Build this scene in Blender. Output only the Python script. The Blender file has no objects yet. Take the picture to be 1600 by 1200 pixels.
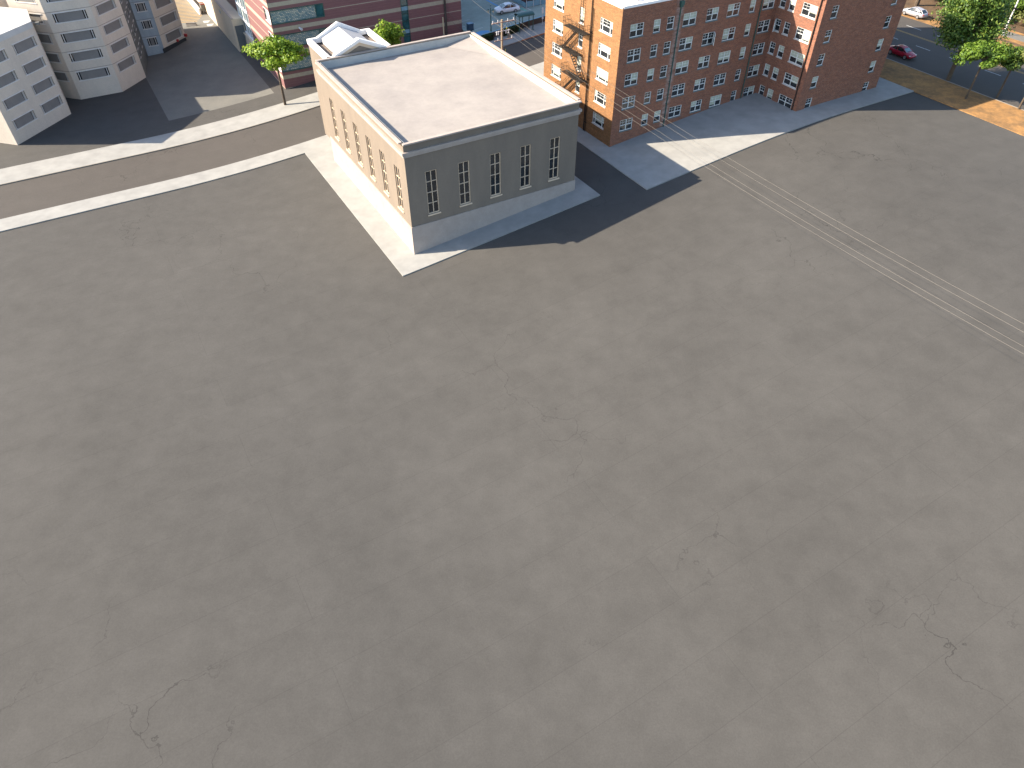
import bpy, bmesh, math, random
from math import sin, cos, radians, pi, hypot, atan2, degrees
random.seed(7)
SC = bpy.context.scene
COL = SC.collection

# ------------------------------------------------------------------ camera, sky, sun, exposure
cam_d = bpy.data.cameras.new('camera'); cam = bpy.data.objects.new('camera', cam_d); COL.objects.link(cam)
cam.location = (0, 0, 43.0); cam.rotation_euler = (radians(46.0), 0, 0)
cam_d.sensor_width = 36.0; cam_d.lens = 36.0 * 1105.0 / 1600.0
cam_d.clip_start = 0.5; cam_d.clip_end = 6000
SC.camera = cam
SUN_EL, SUN_AZ = radians(32.5), radians(-91)
world = bpy.data.worlds.new('World'); SC.world = world; world.use_nodes = True
wn = world.node_tree
sky = wn.nodes.new('ShaderNodeTexSky'); sky.sky_type = 'NISHITA'; sky.sun_disc = False
sky.sun_elevation = SUN_EL; sky.sun_rotation = SUN_AZ
wn.links.new(sky.outputs[0], wn.nodes['Background'].inputs[0])
wn.nodes['Background'].inputs[1].default_value = 0.10
sd = bpy.data.lights.new('sun', 'SUN'); sun = bpy.data.objects.new('sun', sd); COL.objects.link(sun)
sd.energy = 4.2; sd.angle = radians(0.5); sd.color = (1.0, 0.86, 0.68)
sun.rotation_euler = (pi/2 - SUN_EL, 0, pi - SUN_AZ)
SC.view_settings.view_transform = 'Standard'; SC.view_settings.look = 'None'
SC.view_settings.exposure = 1.85; SC.view_settings.gamma = 1.0

# ------------------------------------------------------------------ materials
def nd(nt, t, **kw):
    n = nt.nodes.new(t)
    for k, v in kw.items(): setattr(n, k, v)
    return n
def mathn(nt, op, a, b=None, c=None, clamp=False):
    n = nd(nt, 'ShaderNodeMath', operation=op); n.use_clamp = clamp
    for i, v in enumerate((a, b, c)):
        if v is None: continue
        if isinstance(v, (int, float)): n.inputs[i].default_value = v
        else: nt.links.new(v, n.inputs[i])
    return n.outputs[0]
def mixc(nt, fac, a, b, mode='MIX'):
    n = nd(nt, 'ShaderNodeMix', data_type='RGBA', blend_type=mode)
    for s, v in ((n.inputs[0], fac), (n.inputs[6], a), (n.inputs[7], b)):
        if isinstance(v, (int, float)): s.default_value = v
        elif isinstance(v, tuple): s.default_value = (*v, 1)
        else: nt.links.new(v, s)
    return n.outputs[2]
def noise(nt, vec, scale, detail=4, rough=.6):
    n = nd(nt, 'ShaderNodeTexNoise'); n.inputs['Scale'].default_value = scale
    n.inputs['Detail'].default_value = detail; n.inputs['Roughness'].default_value = rough
    if vec is not None: nt.links.new(vec, n.inputs['Vector'])
    return n.outputs[0]
def ramp(nt, v, lo, hi):
    n = nd(nt, 'ShaderNodeMapRange'); n.inputs[1].default_value = lo; n.inputs[2].default_value = hi
    nt.links.new(v, n.inputs[0]); return n.outputs[0]
def base_mat(name, rough=.8, metal=0, spec=.4):
    m = bpy.data.materials.new(name); m.use_nodes = True
    nt = m.node_tree; b = nt.nodes['Principled BSDF']
    b.inputs['Roughness'].default_value = rough; b.inputs['Metallic'].default_value = metal
    b.inputs['Specular IOR Level'].default_value = spec
    return m, nt, b
def setc(nt, b, v): nt.links.new(v, b.inputs['Base Color'])
def position(nt): return nd(nt, 'ShaderNodeNewGeometry').outputs['Position']
def sepxyz(nt, v):
    n = nd(nt, 'ShaderNodeSeparateXYZ'); nt.links.new(v, n.inputs[0]); return n.outputs
def mapping(nt, v, scale):
    n = nd(nt, 'ShaderNodeMapping'); n.inputs['Scale'].default_value = scale; nt.links.new(v, n.inputs[0]); return n.outputs[0]

def mottled(name, c1, c2, scale=.6, rough=.85, metal=0, fine=6.0, finea=.25, bump=0, spec=.4, streak=None):
    m, nt, b = base_mat(name, rough, metal, spec)
    p = position(nt)
    n1 = noise(nt, p if streak is None else mapping(nt, p, streak), scale, 6, .65)
    col = mixc(nt, ramp(nt, n1, .32, .68), c1, c2)
    n2 = noise(nt, p, fine, 3, .7)
    g = mathn(nt, 'MULTIPLY_ADD', n2, 2*finea, 1-finea)
    gc = nd(nt, 'ShaderNodeCombineXYZ')
    for i in range(3): nt.links.new(g, gc.inputs[i])
    setc(nt, b, mixc(nt, 1.0, col, gc.outputs[0], 'MULTIPLY'))
    if bump:
        bn = nd(nt, 'ShaderNodeBump'); bn.inputs['Strength'].default_value = bump; bn.inputs['Distance'].default_value = .05
        nt.links.new(n2, bn.inputs['Height']); nt.links.new(bn.outputs[0], b.inputs['Normal'])
    return m

def brick_mat(name, c1, c2, mortar, stain=False, clump=.9):
    m, nt, b = base_mat(name, .9, 0, .2)
    uv = nd(nt, 'ShaderNodeUVMap').outputs[0]
    br = nd(nt, 'ShaderNodeTexBrick'); nt.links.new(uv, br.inputs['Vector'])
    br.inputs['Scale'].default_value = 1; br.inputs['Brick Width'].default_value = .30
    br.inputs['Row Height'].default_value = .105; br.inputs['Mortar Size'].default_value = .010
    br.inputs['Color1'].default_value = (*c1, 1); br.inputs['Color2'].default_value = (*c2, 1)
    br.inputs['Mortar'].default_value = (*mortar, 1); br.inputs['Bias'].default_value = -.1
    n1 = noise(nt, mapping(nt, uv, (.9, 2.6, 1)), clump, 5, .75)
    n2 = noise(nt, mapping(nt, uv, (1.0, 3.0, 1)), 4.5, 3, .75)
    g = mathn(nt, 'MULTIPLY', mathn(nt, 'MULTIPLY_ADD', ramp(nt, n1, .25, .75), .55, .72), mathn(nt, 'MULTIPLY_ADD', ramp(nt, n2, .25, .75), .8, .6))
    gc = nd(nt, 'ShaderNodeCombineXYZ')
    for i in range(3): nt.links.new(g, gc.inputs[i])
    n3 = noise(nt, mapping(nt, uv, (1.3, 3.4, 1)), 2.2, 4, .8)
    bcol = mixc(nt, ramp(nt, n3, .46, .74), br.outputs[0], (c1[0]*.52, c1[1]*.86, c1[2]*1.15))
    bcol = mixc(nt, mathn(nt, 'MULTIPLY', ramp(nt, n3, .44, .28), .55), bcol, (min(.6, c1[0]*1.35), c1[1]*1.55, c1[2]*1.6))
    col = mixc(nt, 1.0, bcol, gc.outputs[0], 'MULTIPLY')
    if stain:
        u = sepxyz(nt, uv)
        d = mathn(nt, 'ABSOLUTE', mathn(nt, 'SUBTRACT', u[0], 8.9))
        k = mathn(nt, 'MULTIPLY', mathn(nt, 'SUBTRACT', 1.0, mathn(nt, 'DIVIDE', d, .75), None, True), ramp(nt, n1, .38, .6), None, True)
        col = mixc(nt, mathn(nt, 'MULTIPLY', k, .8), col, (.42, .38, .36))
    setc(nt, b, col)
    return m

def striped_mat(name, brick1, brick2, cream):
    m, nt, b = base_mat(name, .85, 0, .25)
    p = position(nt); z = sepxyz(nt, p)[2]
    f = mathn(nt, 'FLOORED_MODULO', mathn(nt, 'SUBTRACT', z, 5.5), 3.6)
    wide = mathn(nt, 'LESS_THAN', f, .6)
    thin = mathn(nt, 'LESS_THAN', mathn(nt, 'ABSOLUTE', mathn(nt, 'SUBTRACT', f, 2.12)), .055)
    courses = mathn(nt, 'LESS_THAN', mathn(nt, 'FLOORED_MODULO', z, .4), .07)
    n = noise(nt, mapping(nt, p, (1, 1, 5)), 1.3, 5, .7)
    bc = mixc(nt, ramp(nt, n, .3, .7), brick1, brick2)
    bc = mixc(nt, mathn(nt, 'MULTIPLY', courses, .35), bc, tuple(x*.55 for x in brick1))
    cn = mixc(nt, ramp(nt, noise(nt, p, 3, 4, .7), .3, .7), cream, tuple(x*.82 for x in cream))
    col = mixc(nt, mathn(nt, 'MAXIMUM', wide, thin), bc, cn)
    setc(nt, b, col)
    return m

def asphalt_mat(name, c, patch=.25, cracks=True):
    m, nt, b = base_mat(name, .9, 0, .25)
    p = position(nt)
    big = noise(nt, p, .05, 5, .6); mid = noise(nt, p, .45, 6, .65); fine = noise(nt, p, 9, 3, .8)
    g = mathn(nt, 'ADD', mathn(nt, 'MULTIPLY_ADD', big, .7*patch*2, 1-.7*patch), mathn(nt, 'MULTIPLY_ADD', mid, patch*1.4, -.7*patch))
    g = mathn(nt, 'MULTIPLY', g, mathn(nt, 'MULTIPLY_ADD', fine, .5, .75))
    if cracks:
        v = nd(nt, 'ShaderNodeTexVoronoi', feature='DISTANCE_TO_EDGE'); v.inputs['Scale'].default_value = .11
        wv = nd(nt, 'ShaderNodeTexNoise'); wv.inputs['Scale'].default_value = .35; wv.inputs['Detail'].default_value = 5
        nt.links.new(p, wv.inputs['Vector'])
        add = nd(nt, 'ShaderNodeVectorMath', operation='MULTIPLY_ADD'); add.inputs[1].default_value = (5, 5, 5)
        nt.links.new(wv.outputs[1], add.inputs[0]); nt.links.new(p, add.inputs[2]); nt.links.new(add.outputs[0], v.inputs['Vector'])
        cr = mathn(nt, 'LESS_THAN', v.outputs[0], .0035)
        cr = mathn(nt, 'MULTIPLY', cr, ramp(nt, noise(nt, p, .035, 3), .5, .62))
        g = mathn(nt, 'MULTIPLY', g, mathn(nt, 'SUBTRACT', 1, mathn(nt, 'MULTIPLY', cr, .38)))
        rot = nd(nt, 'ShaderNodeMapping'); rot.inputs['Rotation'].default_value = (0, 0, radians(-30)); nt.links.new(p, rot.inputs[0])
        lane = nd(nt, 'ShaderNodeTexBrick'); nt.links.new(rot.outputs[0], lane.inputs['Vector'])
        lane.inputs['Scale'].default_value = 1; lane.inputs['Brick Width'].default_value = 47; lane.inputs['Row Height'].default_value = 4.1; lane.inputs['Mortar Size'].default_value = .025
        lane.inputs['Color1'].default_value = (1, 1, 1, 1); lane.inputs['Color2'].default_value = (.965, .965, .965, 1); lane.inputs['Mortar'].default_value = (.86, .86, .86, 1)
        g = mathn(nt, 'MULTIPLY', g, sepxyz(nt, lane.outputs[0])[0])
    gc = nd(nt, 'ShaderNodeCombineXYZ')
    for i in range(3): nt.links.new(g, gc.inputs[i])
    setc(nt, b, mixc(nt, 1.0, c, gc.outputs[0], 'MULTIPLY'))
    return m

def leaf_mat(name, c1, c2, c3):
    m, nt, b = base_mat(name, .55, 0, .35)
    g = nd(nt, 'ShaderNodeNewGeometry')
    r = nd(nt, 'ShaderNodeValToRGB'); nt.links.new(g.outputs['Random Per Island'], r.inputs[0])
    e = r.color_ramp.elements; e[0].color = (*c1, 1); e[1].color = (*c3, 1); k = e.new(.55); k.color = (*c2, 1)
    setc(nt, b, r.outputs[0])
    tr = nd(nt, 'ShaderNodeBsdfTranslucent'); nt.links.new(r.outputs[0], tr.inputs[0])
    mx = nd(nt, 'ShaderNodeMixShader'); mx.inputs[0].default_value = .3
    nt.links.new(b.outputs[0], mx.inputs[1]); nt.links.new(tr.outputs[0], mx.inputs[2])
    nt.links.new(mx.outputs[0], nt.nodes['Material Output'].inputs[0])
    return m

def plain(name, c, rough=.6, metal=0, spec=.5): return mottled(name, c, tuple(x*.85 for x in c), 1.5, rough, metal, 8, .08, 0, spec)
def glass_mat(name, c, rough=.06):
    m, nt, b = base_mat(name, rough, 0, .8)
    n = noise(nt, position(nt), .8, 2)
    setc(nt, b, mixc(nt, ramp(nt, n, .3, .7), c, tuple(x*.5 for x in c)))
    return m

M = dict(
 brick=brick_mat('brick', (.262, .100, .058), (.155, .064, .047), (.25, .16, .11)),
 brick_yellower=brick_mat('yellower_brick', (.265, .12, .048), (.18, .08, .036), (.25, .155, .085)),  # brick colour shifted yellower, for the left wall alone
 brick_stained=brick_mat('brick_stained', (.262, .100, .058), (.155, .064, .047), (.25, .16, .11), True),
 striped=striped_mat('striped_brick', (.215, .108, .104), (.175, .090, .090), (.40, .355, .265)),
 concrete=mottled('precast_concrete', (.59, .515, .43), (.49, .435, .37), .35, .9, 0, 5, .16, .1, .3, (1, 1, .35)),
 concrete_panel=mottled('grey_panel', (.20, .19, .18), (.165, .16, .155), .8, .7, 0, 6, .1),
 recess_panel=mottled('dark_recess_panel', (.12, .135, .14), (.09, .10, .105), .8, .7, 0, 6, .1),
 concrete_blue=mottled('pale_bluish_concrete', (.33, .38, .42), (.24, .29, .33), .5, .85, 0, 5, .18, 0, .3, (1, 1, .2)),  # bluer, darker concrete tone for one face of the tower
 dark_void=plain('dark_recess', (.03, .035, .04), .8),
 white_roof=mottled('white_roof_membrane', (.50, .50, .51), (.42, .42, .44), .35, .75, 0, 3, .06),
 pale_membrane=mottled('pale_grey_membrane', (.37, .37, .375), (.32, .32, .33), .35, .75, 0, 3, .06),
 pale_parapet=mottled('pale_painted_parapet', (.50, .495, .48), (.44, .435, .425), .9, .6, 0, 6, .05),
 white_paint=mottled('white_painted_trim', (.80, .79, .77), (.72, .71, .70), .9, .6, 0, 6, .05),
 cream_roof=mottled('cream_roof_membrane', (.29, .265, .24), (.23, .21, .195), .28, .85, 0, 2.5, .1, 0, .3),
 coping=mottled('tan_coping', (.36, .31, .275), (.30, .255, .225), .8, .7, 0, 5, .1),
 tan_trim=mottled('tan_painted_trim', (.60, .47, .34), (.54, .42, .30), .8, .7, 0, 5, .08),
 gravel=mottled('brown_gutter_gravel', (.19, .15, .12), (.12, .10, .085), 1.5, .95, 0, 9, .3),
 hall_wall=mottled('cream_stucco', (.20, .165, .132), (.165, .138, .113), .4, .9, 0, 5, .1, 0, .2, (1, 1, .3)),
 parapet_inner=mottled('pale_parapet_lining', (.38, .40, .40), (.30, .335, .345), .8, .7, 0, 5, .1),
 podium=mottled('beige_painted_wall', (.56, .47, .36), (.48, .41, .32), .3, .9, 0, 5, .1, 0, .2, (1, 1, .3)),
 brown_panel=mottled('brown_metal_panel', (.12, .065, .06), (.09, .05, .048), .7, .6, 0, 5, .1),
 teal_glass=glass_mat('teal_glass', (.035, .13, .14)),
 dark_glass=glass_mat('dark_window_glass', (.03, .035, .04)),
 screen=None, frame_white=plain('white_window_frame', (.72, .74, .72), .5),
 blind=mottled('window_blind', (.40, .43, .35), (.32, .34, .27), 1.2, .7, 0, 4, .1),
 sill_shaded=plain('shaded_sill', (.10, .15, .16), .7), sill=plain('window_sill_stone', (.55, .54, .51), .7),  # dark sills carry the shade of the unlit facades in their colour
 mullion=plain('pale_mullion', (.62, .60, .58), .6),
 green_metal=plain('green_metal', (.035, .10, .09), .45, .3),
 dark_metal=plain('dark_iron', (.025, .022, .02), .6, .4),
 wood=mottled('weathered_pole_wood', (.36, .29, .20), (.27, .21, .15), 1, .9, 0, 12, .2, 0, .2, (4, 4, .4)),
 wood_dark=mottled('dark_pole_wood', (.075, .06, .05), (.05, .042, .036), 1, .9, 0, 12, .2),
 pale_wood=plain('pale_new_wood', (.62, .54, .34), .8), crossarm=mottled('crossarm_wood', (.30, .22, .19), (.24, .18, .15), 1, .9, 0, 12, .2),
 porcelain=plain('pale_porcelain', (.62, .63, .66), .3),
 steel=plain('galvanised_steel', (.60, .61, .62), .4, .3),
 wire=plain('pale_wire', (.15, .135, .115), .7),
 asphalt=asphalt_mat('weathered_asphalt', (.062, .060, .056), .35),
 road=asphalt_mat('road_asphalt', (.066, .060, .054), .22),
 lot=asphalt_mat('lot_asphalt', (.24, .29, .26), .4, False),
 sidewalk=mottled('sidewalk_concrete', (.27, .27, .255), (.21, .21, .20), .5, .9, 0, 4, .12),
 kerb=plain('kerb_concrete', (.22, .20, .17), .9), kerb_paint=plain('orange_kerb_paint', (.40, .16, .07), .7),
 paint_white=mottled('white_road_paint', (.55, .56, .55), (.40, .41, .40), 1.5, .8, 0, 6, .15),
 paint_yellow=mottled('yellow_road_paint', (.42, .26, .07), (.33, .21, .07), 1.5, .8, 0, 6, .15),
 paint_blue=mottled('blue_road_paint', (.10, .30, .55), (.08, .24, .45), 1.5, .8, 0, 6, .1),
 paint_green=plain('green_road_paint', (.10, .38, .30), .8),
 pad=plain('pale_concrete_patch', (.34, .34, .34), .9),
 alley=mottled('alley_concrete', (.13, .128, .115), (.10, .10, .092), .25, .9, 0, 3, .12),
 dry=mottled('dry_grass', (.34, .185, .07), (.15, .095, .05), .7, .95, 0, 5, .35, .4, .1),
 bark_soil=mottled('bark_mulch', (.13, .085, .05), (.07, .05, .035), .8, .95, 0, 6, .35, .4, .1),
 hedge_soil=mottled('dark_stone_wall', (.085, .065, .052), (.055, .044, .038), .9, .95, 0, 6, .25),
 trunk=mottled('tree_bark', (.10, .075, .05), (.06, .045, .034), 2, .95, 0, 12, .3),
 leaf_lime=leaf_mat('lime_foliage', (.08, .17, .010), (.16, .26, .015), (.26, .34, .025)),
 leaf_green=leaf_mat('green_foliage', (.032, .08, .014), (.08, .15, .022), (.18, .24, .04)),
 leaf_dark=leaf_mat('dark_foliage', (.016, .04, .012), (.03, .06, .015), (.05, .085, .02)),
 leaf_olive=leaf_mat('olive_foliage', (.075, .10, .022), (.13, .15, .035), (.19, .20, .06)),
 leaf_bright=leaf_mat('bright_shrub_foliage', (.06, .13, .015), (.11, .19, .02), (.17, .26, .03)),
 rubber=plain('tyre_rubber', (.02, .02, .02), .85), rim=plain('alloy_rim', (.45, .45, .46), .35, .7),
 car_white=plain('white_car_paint', (.72, .75, .78), .25), car_silver=plain('silver_car_paint', (.40, .40, .43), .28, .3),
 car_red=plain('red_car_paint', (.30, .012, .03), .25), car_glass=glass_mat('car_glass', (.02, .03, .035), .05),
 car_glass_pale=glass_mat('windscreen_glass', (.16, .26, .27), .08),
 lamp_red=plain('tail_lamp_red', (.35, .02, .02), .3), lamp_clear=plain('headlamp_clear', (.6, .62, .64), .2),
 bin_blue=plain('dark_blue_plastic', (.02, .06, .10), .5), path=mottled('grey_path', (.155, .148, .13), (.12, .115, .10), .6, .9, 0, 4, .12),
 blue_panel=plain('blue_painted_steel', (.05, .16, .27), .5), blue_pale=plain('pale_blue_panel', (.17, .32, .40), .5),
 red_paint=plain('red_paint', (.38, .03, .03), .5), grey_box=plain('grey_steel_box', (.15, .145, .13), .6),
 yellow_guard=plain('yellow_plastic', (.55, .50, .05), .6), sign_white=plain('white_sign_face', (.62, .70, .72), .5),
 lantern=plain('lantern_glass', (.50, .48, .36), .3),
)
def screen_mat():
    m, nt, b = base_mat('pale_brick_lattice', .8)
    uv = nd(nt, 'ShaderNodeUVMap').outputs[0]
    br = nd(nt, 'ShaderNodeTexBrick'); nt.links.new(uv, br.inputs['Vector'])
    br.inputs['Scale'].default_value = 1; br.inputs['Brick Width'].default_value = .34; br.inputs['Row Height'].default_value = .22
    br.inputs['Mortar Size'].default_value = .03; br.inputs['Color1'].default_value = (.58, .54, .40, 1)
    br.inputs['Color2'].default_value = (.17, .25, .25, 1); br.inputs['Mortar'].default_value = (.06, .12, .15, 1); br.inputs['Bias'].default_value = .1
    n = noise(nt, mapping(nt, uv, (1, 2.2, 1)), .9, 3)
    setc(nt, b, mixc(nt, ramp(nt, n, .52, .66), br.outputs[0], mixc(nt, .6, br.outputs[0], (.05, .13, .17))))
    return m
M['screen'] = screen_mat()

# ------------------------------------------------------------------ geometry helpers
def U(az): a = radians(az); return (sin(a), cos(a))
def off(P, az, s): u = U(az); return (P[0]+u[0]*s, P[1]+u[1]*s)
OX, OY = -8.9, 134.7                                  # survey origin: the striped block's right-hand foot
A60, A30 = U(60), U(-30)
def XY(u, v): return (OX+u*A60[0]+v*A30[0], OY+u*A60[1]+v*A30[1])
def UV(x, y): return ((x-OX)*A60[0]+(y-OY)*A60[1], (x-OX)*A30[0]+(y-OY)*A30[1])
def soft(x, w=12.): return 0. if x < -w else x if x > w else (x+w)**2/(4*w)
def zt(x, y): u = UV(x, y)[0]; return .1*(-45.+soft(u+45.)-soft(u-20.))   # hillside: ten per cent between two flats
class MB:
    def __init__(s): s.v = []; s.f = []; s.uv = []
    def face(s, pts, uvs=None):
        i = len(s.v); s.v += [tuple(p) for p in pts]; s.f.append(tuple(range(i, i+len(pts))))
        s.uv.append(uvs or [(p[0], p[2]) for p in pts])
    def box(s, P, az, s0, s1, d0, d1, z0, z1):
        """box in wall space: along az, d outward to the right of az"""
        u = U(az); n = (u[1], -u[0])
        q = lambda a, d, z: (P[0]+u[0]*a+n[0]*d, P[1]+u[1]*a+n[1]*d, z)
        c = [q(a, d, z) for z in (z0, z1) for d in (d0, d1) for a in (s0, s1)]
        t = [(a, z) for z in (z0, z1) for d in (d0, d1) for a in (s0, s1)]
        for f in ((2, 3, 7, 6), (1, 0, 4, 5), (0, 2, 6, 4), (3, 1, 5, 7), (4, 6, 7, 5), (0, 1, 3, 2)):
            s.face([c[k] for k in f], [(t[k][0]+(.37 if f in ((0, 2, 6, 4), (3, 1, 5, 7)) and k in (2, 6, 3, 7) else 0), t[k][1]) for k in f])
    def quad(s, P, az, s0, s1, d, z0, z1):
        u = U(az); n = (u[1], -u[0])
        q = lambda a, z: (P[0]+u[0]*a+n[0]*d, P[1]+u[1]*a+n[1]*d, z)
        s.face([q(s0, z0), q(s1, z0), q(s1, z1), q(s0, z1)], [(s0, z0), (s1, z0), (s1, z1), (s0, z1)])
    def prism(s, pts, z0, z1, top=True, bottom=False):
        n = len(pts); L = 0
        for i in range(n):
            a, b = pts[i], pts[(i+1) % n]; l = hypot(b[0]-a[0], b[1]-a[1])
            s.face([(*a, z0), (*b, z0), (*b, z1), (*a, z1)], [(L, z0), (L+l, z0), (L+l, z1), (L, z1)]); L += l
        if top: s.face([(*p, z1) for p in pts], [p for p in pts])
        if bottom: s.face([(*p, z0) for p in reversed(pts)], [p for p in reversed(pts)])
    def tube(s, a, b, r, n=8, r2=None, cap=True):
        from mathutils import Vector
        a, b = Vector(a), Vector(b); d = (b-a).normalized(); r2 = r if r2 is None else r2
        e = d.cross(Vector((0, 0, 1)) if abs(d.z) < .95 else Vector((1, 0, 0))).normalized(); g = d.cross(e)
        A = [a+(e*cos(2*pi*i/n)+g*sin(2*pi*i/n))*r for i in range(n)]; B = [b+(e*cos(2*pi*i/n)+g*sin(2*pi*i/n))*r2 for i in range(n)]
        for i in range(n): s.face([A[i], A[(i+1) % n], B[(i+1) % n], B[i]])
        if cap: s.face(list(reversed(A))); s.face(B)
    def ball(s, c, r, sz=1., n=8):
        for i in range(n//2):
            for j in range(n):
                t0, t1 = pi*i/(n//2), pi*(i+1)/(n//2); p0, p1 = 2*pi*j/n, 2*pi*(j+1)/n
                q = lambda t, p: (c[0]+r*sin(t)*cos(p), c[1]+r*sin(t)*sin(p), c[2]+r*sz*cos(t))
                pts = [q(t0, p0), q(t1, p0), q(t1, p1), q(t0, p1)]
                if i == 0: pts = [pts[0], pts[1], pts[2]]
                elif i == n//2-1: pts = [pts[0], pts[1], pts[3]]
                s.face(pts)
    def build(s, name, mat, parent=None, smooth=False, merge=False, local=False):
        me = bpy.data.meshes.new(name); ox = parent_world(parent) if (parent and not local) else (0, 0, 0)
        me.from_pydata([(p[0]-ox[0], p[1]-ox[1], p[2]-ox[2]) for p in s.v], [], s.f)
        l = me.uv_layers.new(name='UVMap'); k = 0
        for uvs in s.uv:
            for t in uvs: l.data[k].uv = t; k += 1
        if merge:
            bm = bmesh.new(); bm.from_mesh(me); bmesh.ops.remove_doubles(bm, verts=bm.verts, dist=.0005)
            bmesh.ops.recalc_face_normals(bm, faces=bm.faces); bm.to_mesh(me); bm.free()
        if smooth:
            for p in me.polygons: p.use_smooth = True
        me.materials.append(M[mat] if isinstance(mat, str) else mat)
        o = bpy.data.objects.new(name, me); COL.objects.link(o)
        if parent: o.parent = parent
        return o
def parent_world(o):
    x = y = z = 0
    while o: x += o.location[0]; y += o.location[1]; z += o.location[2]; o = o.parent
    return (x, y, z)
def tag(o, label, cat, group=None):
    o['label'] = label; o['category'] = cat
    if group: o['group'] = group
    return o
def thing(name, loc, label, cat, group=None):
    o = bpy.data.objects.new(name, None); COL.objects.link(o); o.location = loc; o.empty_display_size = .5
    return tag(o, label, cat, group)
def struct(name, mb, mat):
    o = mb.build(name, mat); o['kind'] = 'structure'; return o
def dup(o, parent=None):
    c = o.copy(); COL.objects.link(c)
    if parent: c.parent = parent
    for ch in list(o.children): dup(ch, c)
    return c
def wall(mb, P, az, L, z0, z1, ops=(), reveal=.14):
    """facade with real openings; ops = (s0, s1, za, zb)"""
    ss = sorted({0, L, *[o[0] for o in ops], *[o[1] for o in ops]}); zs = sorted({z0, z1, *[o[2] for o in ops], *[o[3] for o in ops]})
    for j in range(len(zs)-1):
        zc = (zs[j]+zs[j+1])/2; run = None
        for i in range(len(ss)-1):
            c = (ss[i]+ss[i+1])/2
            hole = any(o[0] < c < o[1] and o[2] < zc < o[3] for o in ops)
            if hole:
                if run is not None: mb.quad(P, az, run, ss[i], 0, zs[j], zs[j+1]); run = None
            elif run is None: run = ss[i]
        if run is not None: mb.quad(P, az, run, L, 0, zs[j], zs[j+1])
    u = U(az); n = (u[1], -u[0]); q = lambda a, d, z: (P[0]+u[0]*a+n[0]*d, P[1]+u[1]*a+n[1]*d, z); r = -reveal
    for a, b, c, d in ops:
        for e in ([(a, 0, c), (a, r, c), (a, r, d), (a, 0, d)], [(b, 0, c), (b, 0, d), (b, r, d), (b, r, c)],
                  [(a, 0, d), (a, r, d), (b, r, d), (b, 0, d)], [(a, 0, c), (b, 0, c), (b, r, c), (a, r, c)]):
            mb.face([q(*k) for k in e], [(k[0]+k[1], k[2]+k[1]) for k in e])

# ------------------------------------------------------------------ ground, roads, markings
BR = tuple(-45+k*3. for k in range(-4, 5))+tuple(20+k*3. for k in range(-4, 5))
def sheet(mb, u0, u1, v0, v1, dz, nv=1):
    us = sorted({u0, u1, *[b for b in BR if u0 < b < u1]})
    for a, b in zip(us, us[1:]):
        for k in range(nv):
            w0 = v0+(v1-v0)*k/nv; w1 = v0+(v1-v0)*(k+1)/nv
            pts = [XY(a, w0), XY(b, w0), XY(b, w1), XY(a, w1)]
            mb.face([(x, y, zt(x, y)+dz) for x, y in pts])
def slab(mb, u0, u1, v0, v1, h):
    us = sorted({u0, u1, *[b for b in BR if u0 < b < u1]})
    for a, b in zip(us, us[1:]):
        P = [XY(a, v0), XY(b, v0), XY(b, v1), XY(a, v1)]; zz = [zt(*p) for p in P]
        lo = [(*p, z-.05) for p, z in zip(P, zz)]; hi = [(*p, z+h) for p, z in zip(P, zz)]
        mb.face(hi); mb.face([lo[0], lo[1], hi[1], hi[0]]); mb.face([lo[2], lo[3], hi[3], hi[2]])
        if a == u0: mb.face([lo[3], lo[0], hi[0], hi[3]])
        if b == u1: mb.face([lo[1], lo[2], hi[2], hi[1]])
def stripe(mb, a, b, w, dz):
    L = hypot(b[0]-a[0], b[1]-a[1]); n = (-(b[1]-a[1])/L*w/2, (b[0]-a[0])/L*w/2)
    mb.face([(x, y, zt(x, y)+dz) for x, y in ((a[0]+n[0], a[1]+n[1]), (a[0]-n[0], a[1]-n[1]), (b[0]-n[0], b[1]-n[1]), (b[0]+n[0], b[1]+n[1]))])

g = MB(); sheet(g, -1500, 1500, -1500, 1500, 0, 1); struct('ground', g, 'asphalt')
g = MB(); sheet(g, -160, 50.2, -20, -9.95, .004); struct('road', g, 'road')
g = MB(); sheet(g, 50.6, 70.8, -260, 160, .008); struct('road', g, 'road')
LH = .80
g = MB(); slab(g, .15, 42, -4.95, 60, LH); struct('parking_lot', g, 'lot')
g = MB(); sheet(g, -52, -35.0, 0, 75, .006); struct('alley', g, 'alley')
g = MB(); slab(g, -160, 50, -9.8, -4.9, .13); struct('sidewalk', g, 'sidewalk')
g = MB(); slab(g, -160, 6.5, -9.95, -9.8, .135); slab(g, 12.5, 50, -9.95, -9.8, .135); struct('kerb', g, 'kerb')
g = MB(); slab(g, 6.5, 12.5, -9.95, -9.8, .135); struct('painted_kerb', g, 'kerb_paint')
g = MB(); slab(g, -160, -37.4, -23.2, -20, .13); slab(g, -37.4, -13, -28.0, -20, .13); slab(g, -13, -2.9, -24.5, -20, .13); slab(g, -2.9, 48, -31.9, -20, .13); struct('sidewalk', g, 'sidewalk')
g = MB(); slab(g, -37.4, -34.6, -58, -28, .13); slab(g, -12.55, -10.6, -58, -28, .13); slab(g, -34.6, -12.55, -58, -54.95, .13); slab(g, -5.4, -3.0, -60.5, -31.9, .13); slab(g, -3.0, 43, -60.5, -49.1, .13); struct('sidewalk', g, 'sidewalk')
g = MB(); slab(g, 43.0, 50.4, -260, -20.3, .10); struct('verge', g, 'dry')
g = MB(); slab(g, 50.4, 50.6, -260, -20.3, .13); struct('kerb', g, 'kerb')
g = MB(); slab(g, 70.8, 73.9, -260, 160, .03); struct('verge', g, 'dry')
g = MB(); slab(g, 73.9, 260, -260, 160, .05); struct('verge', g, 'bark_soil')
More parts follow.
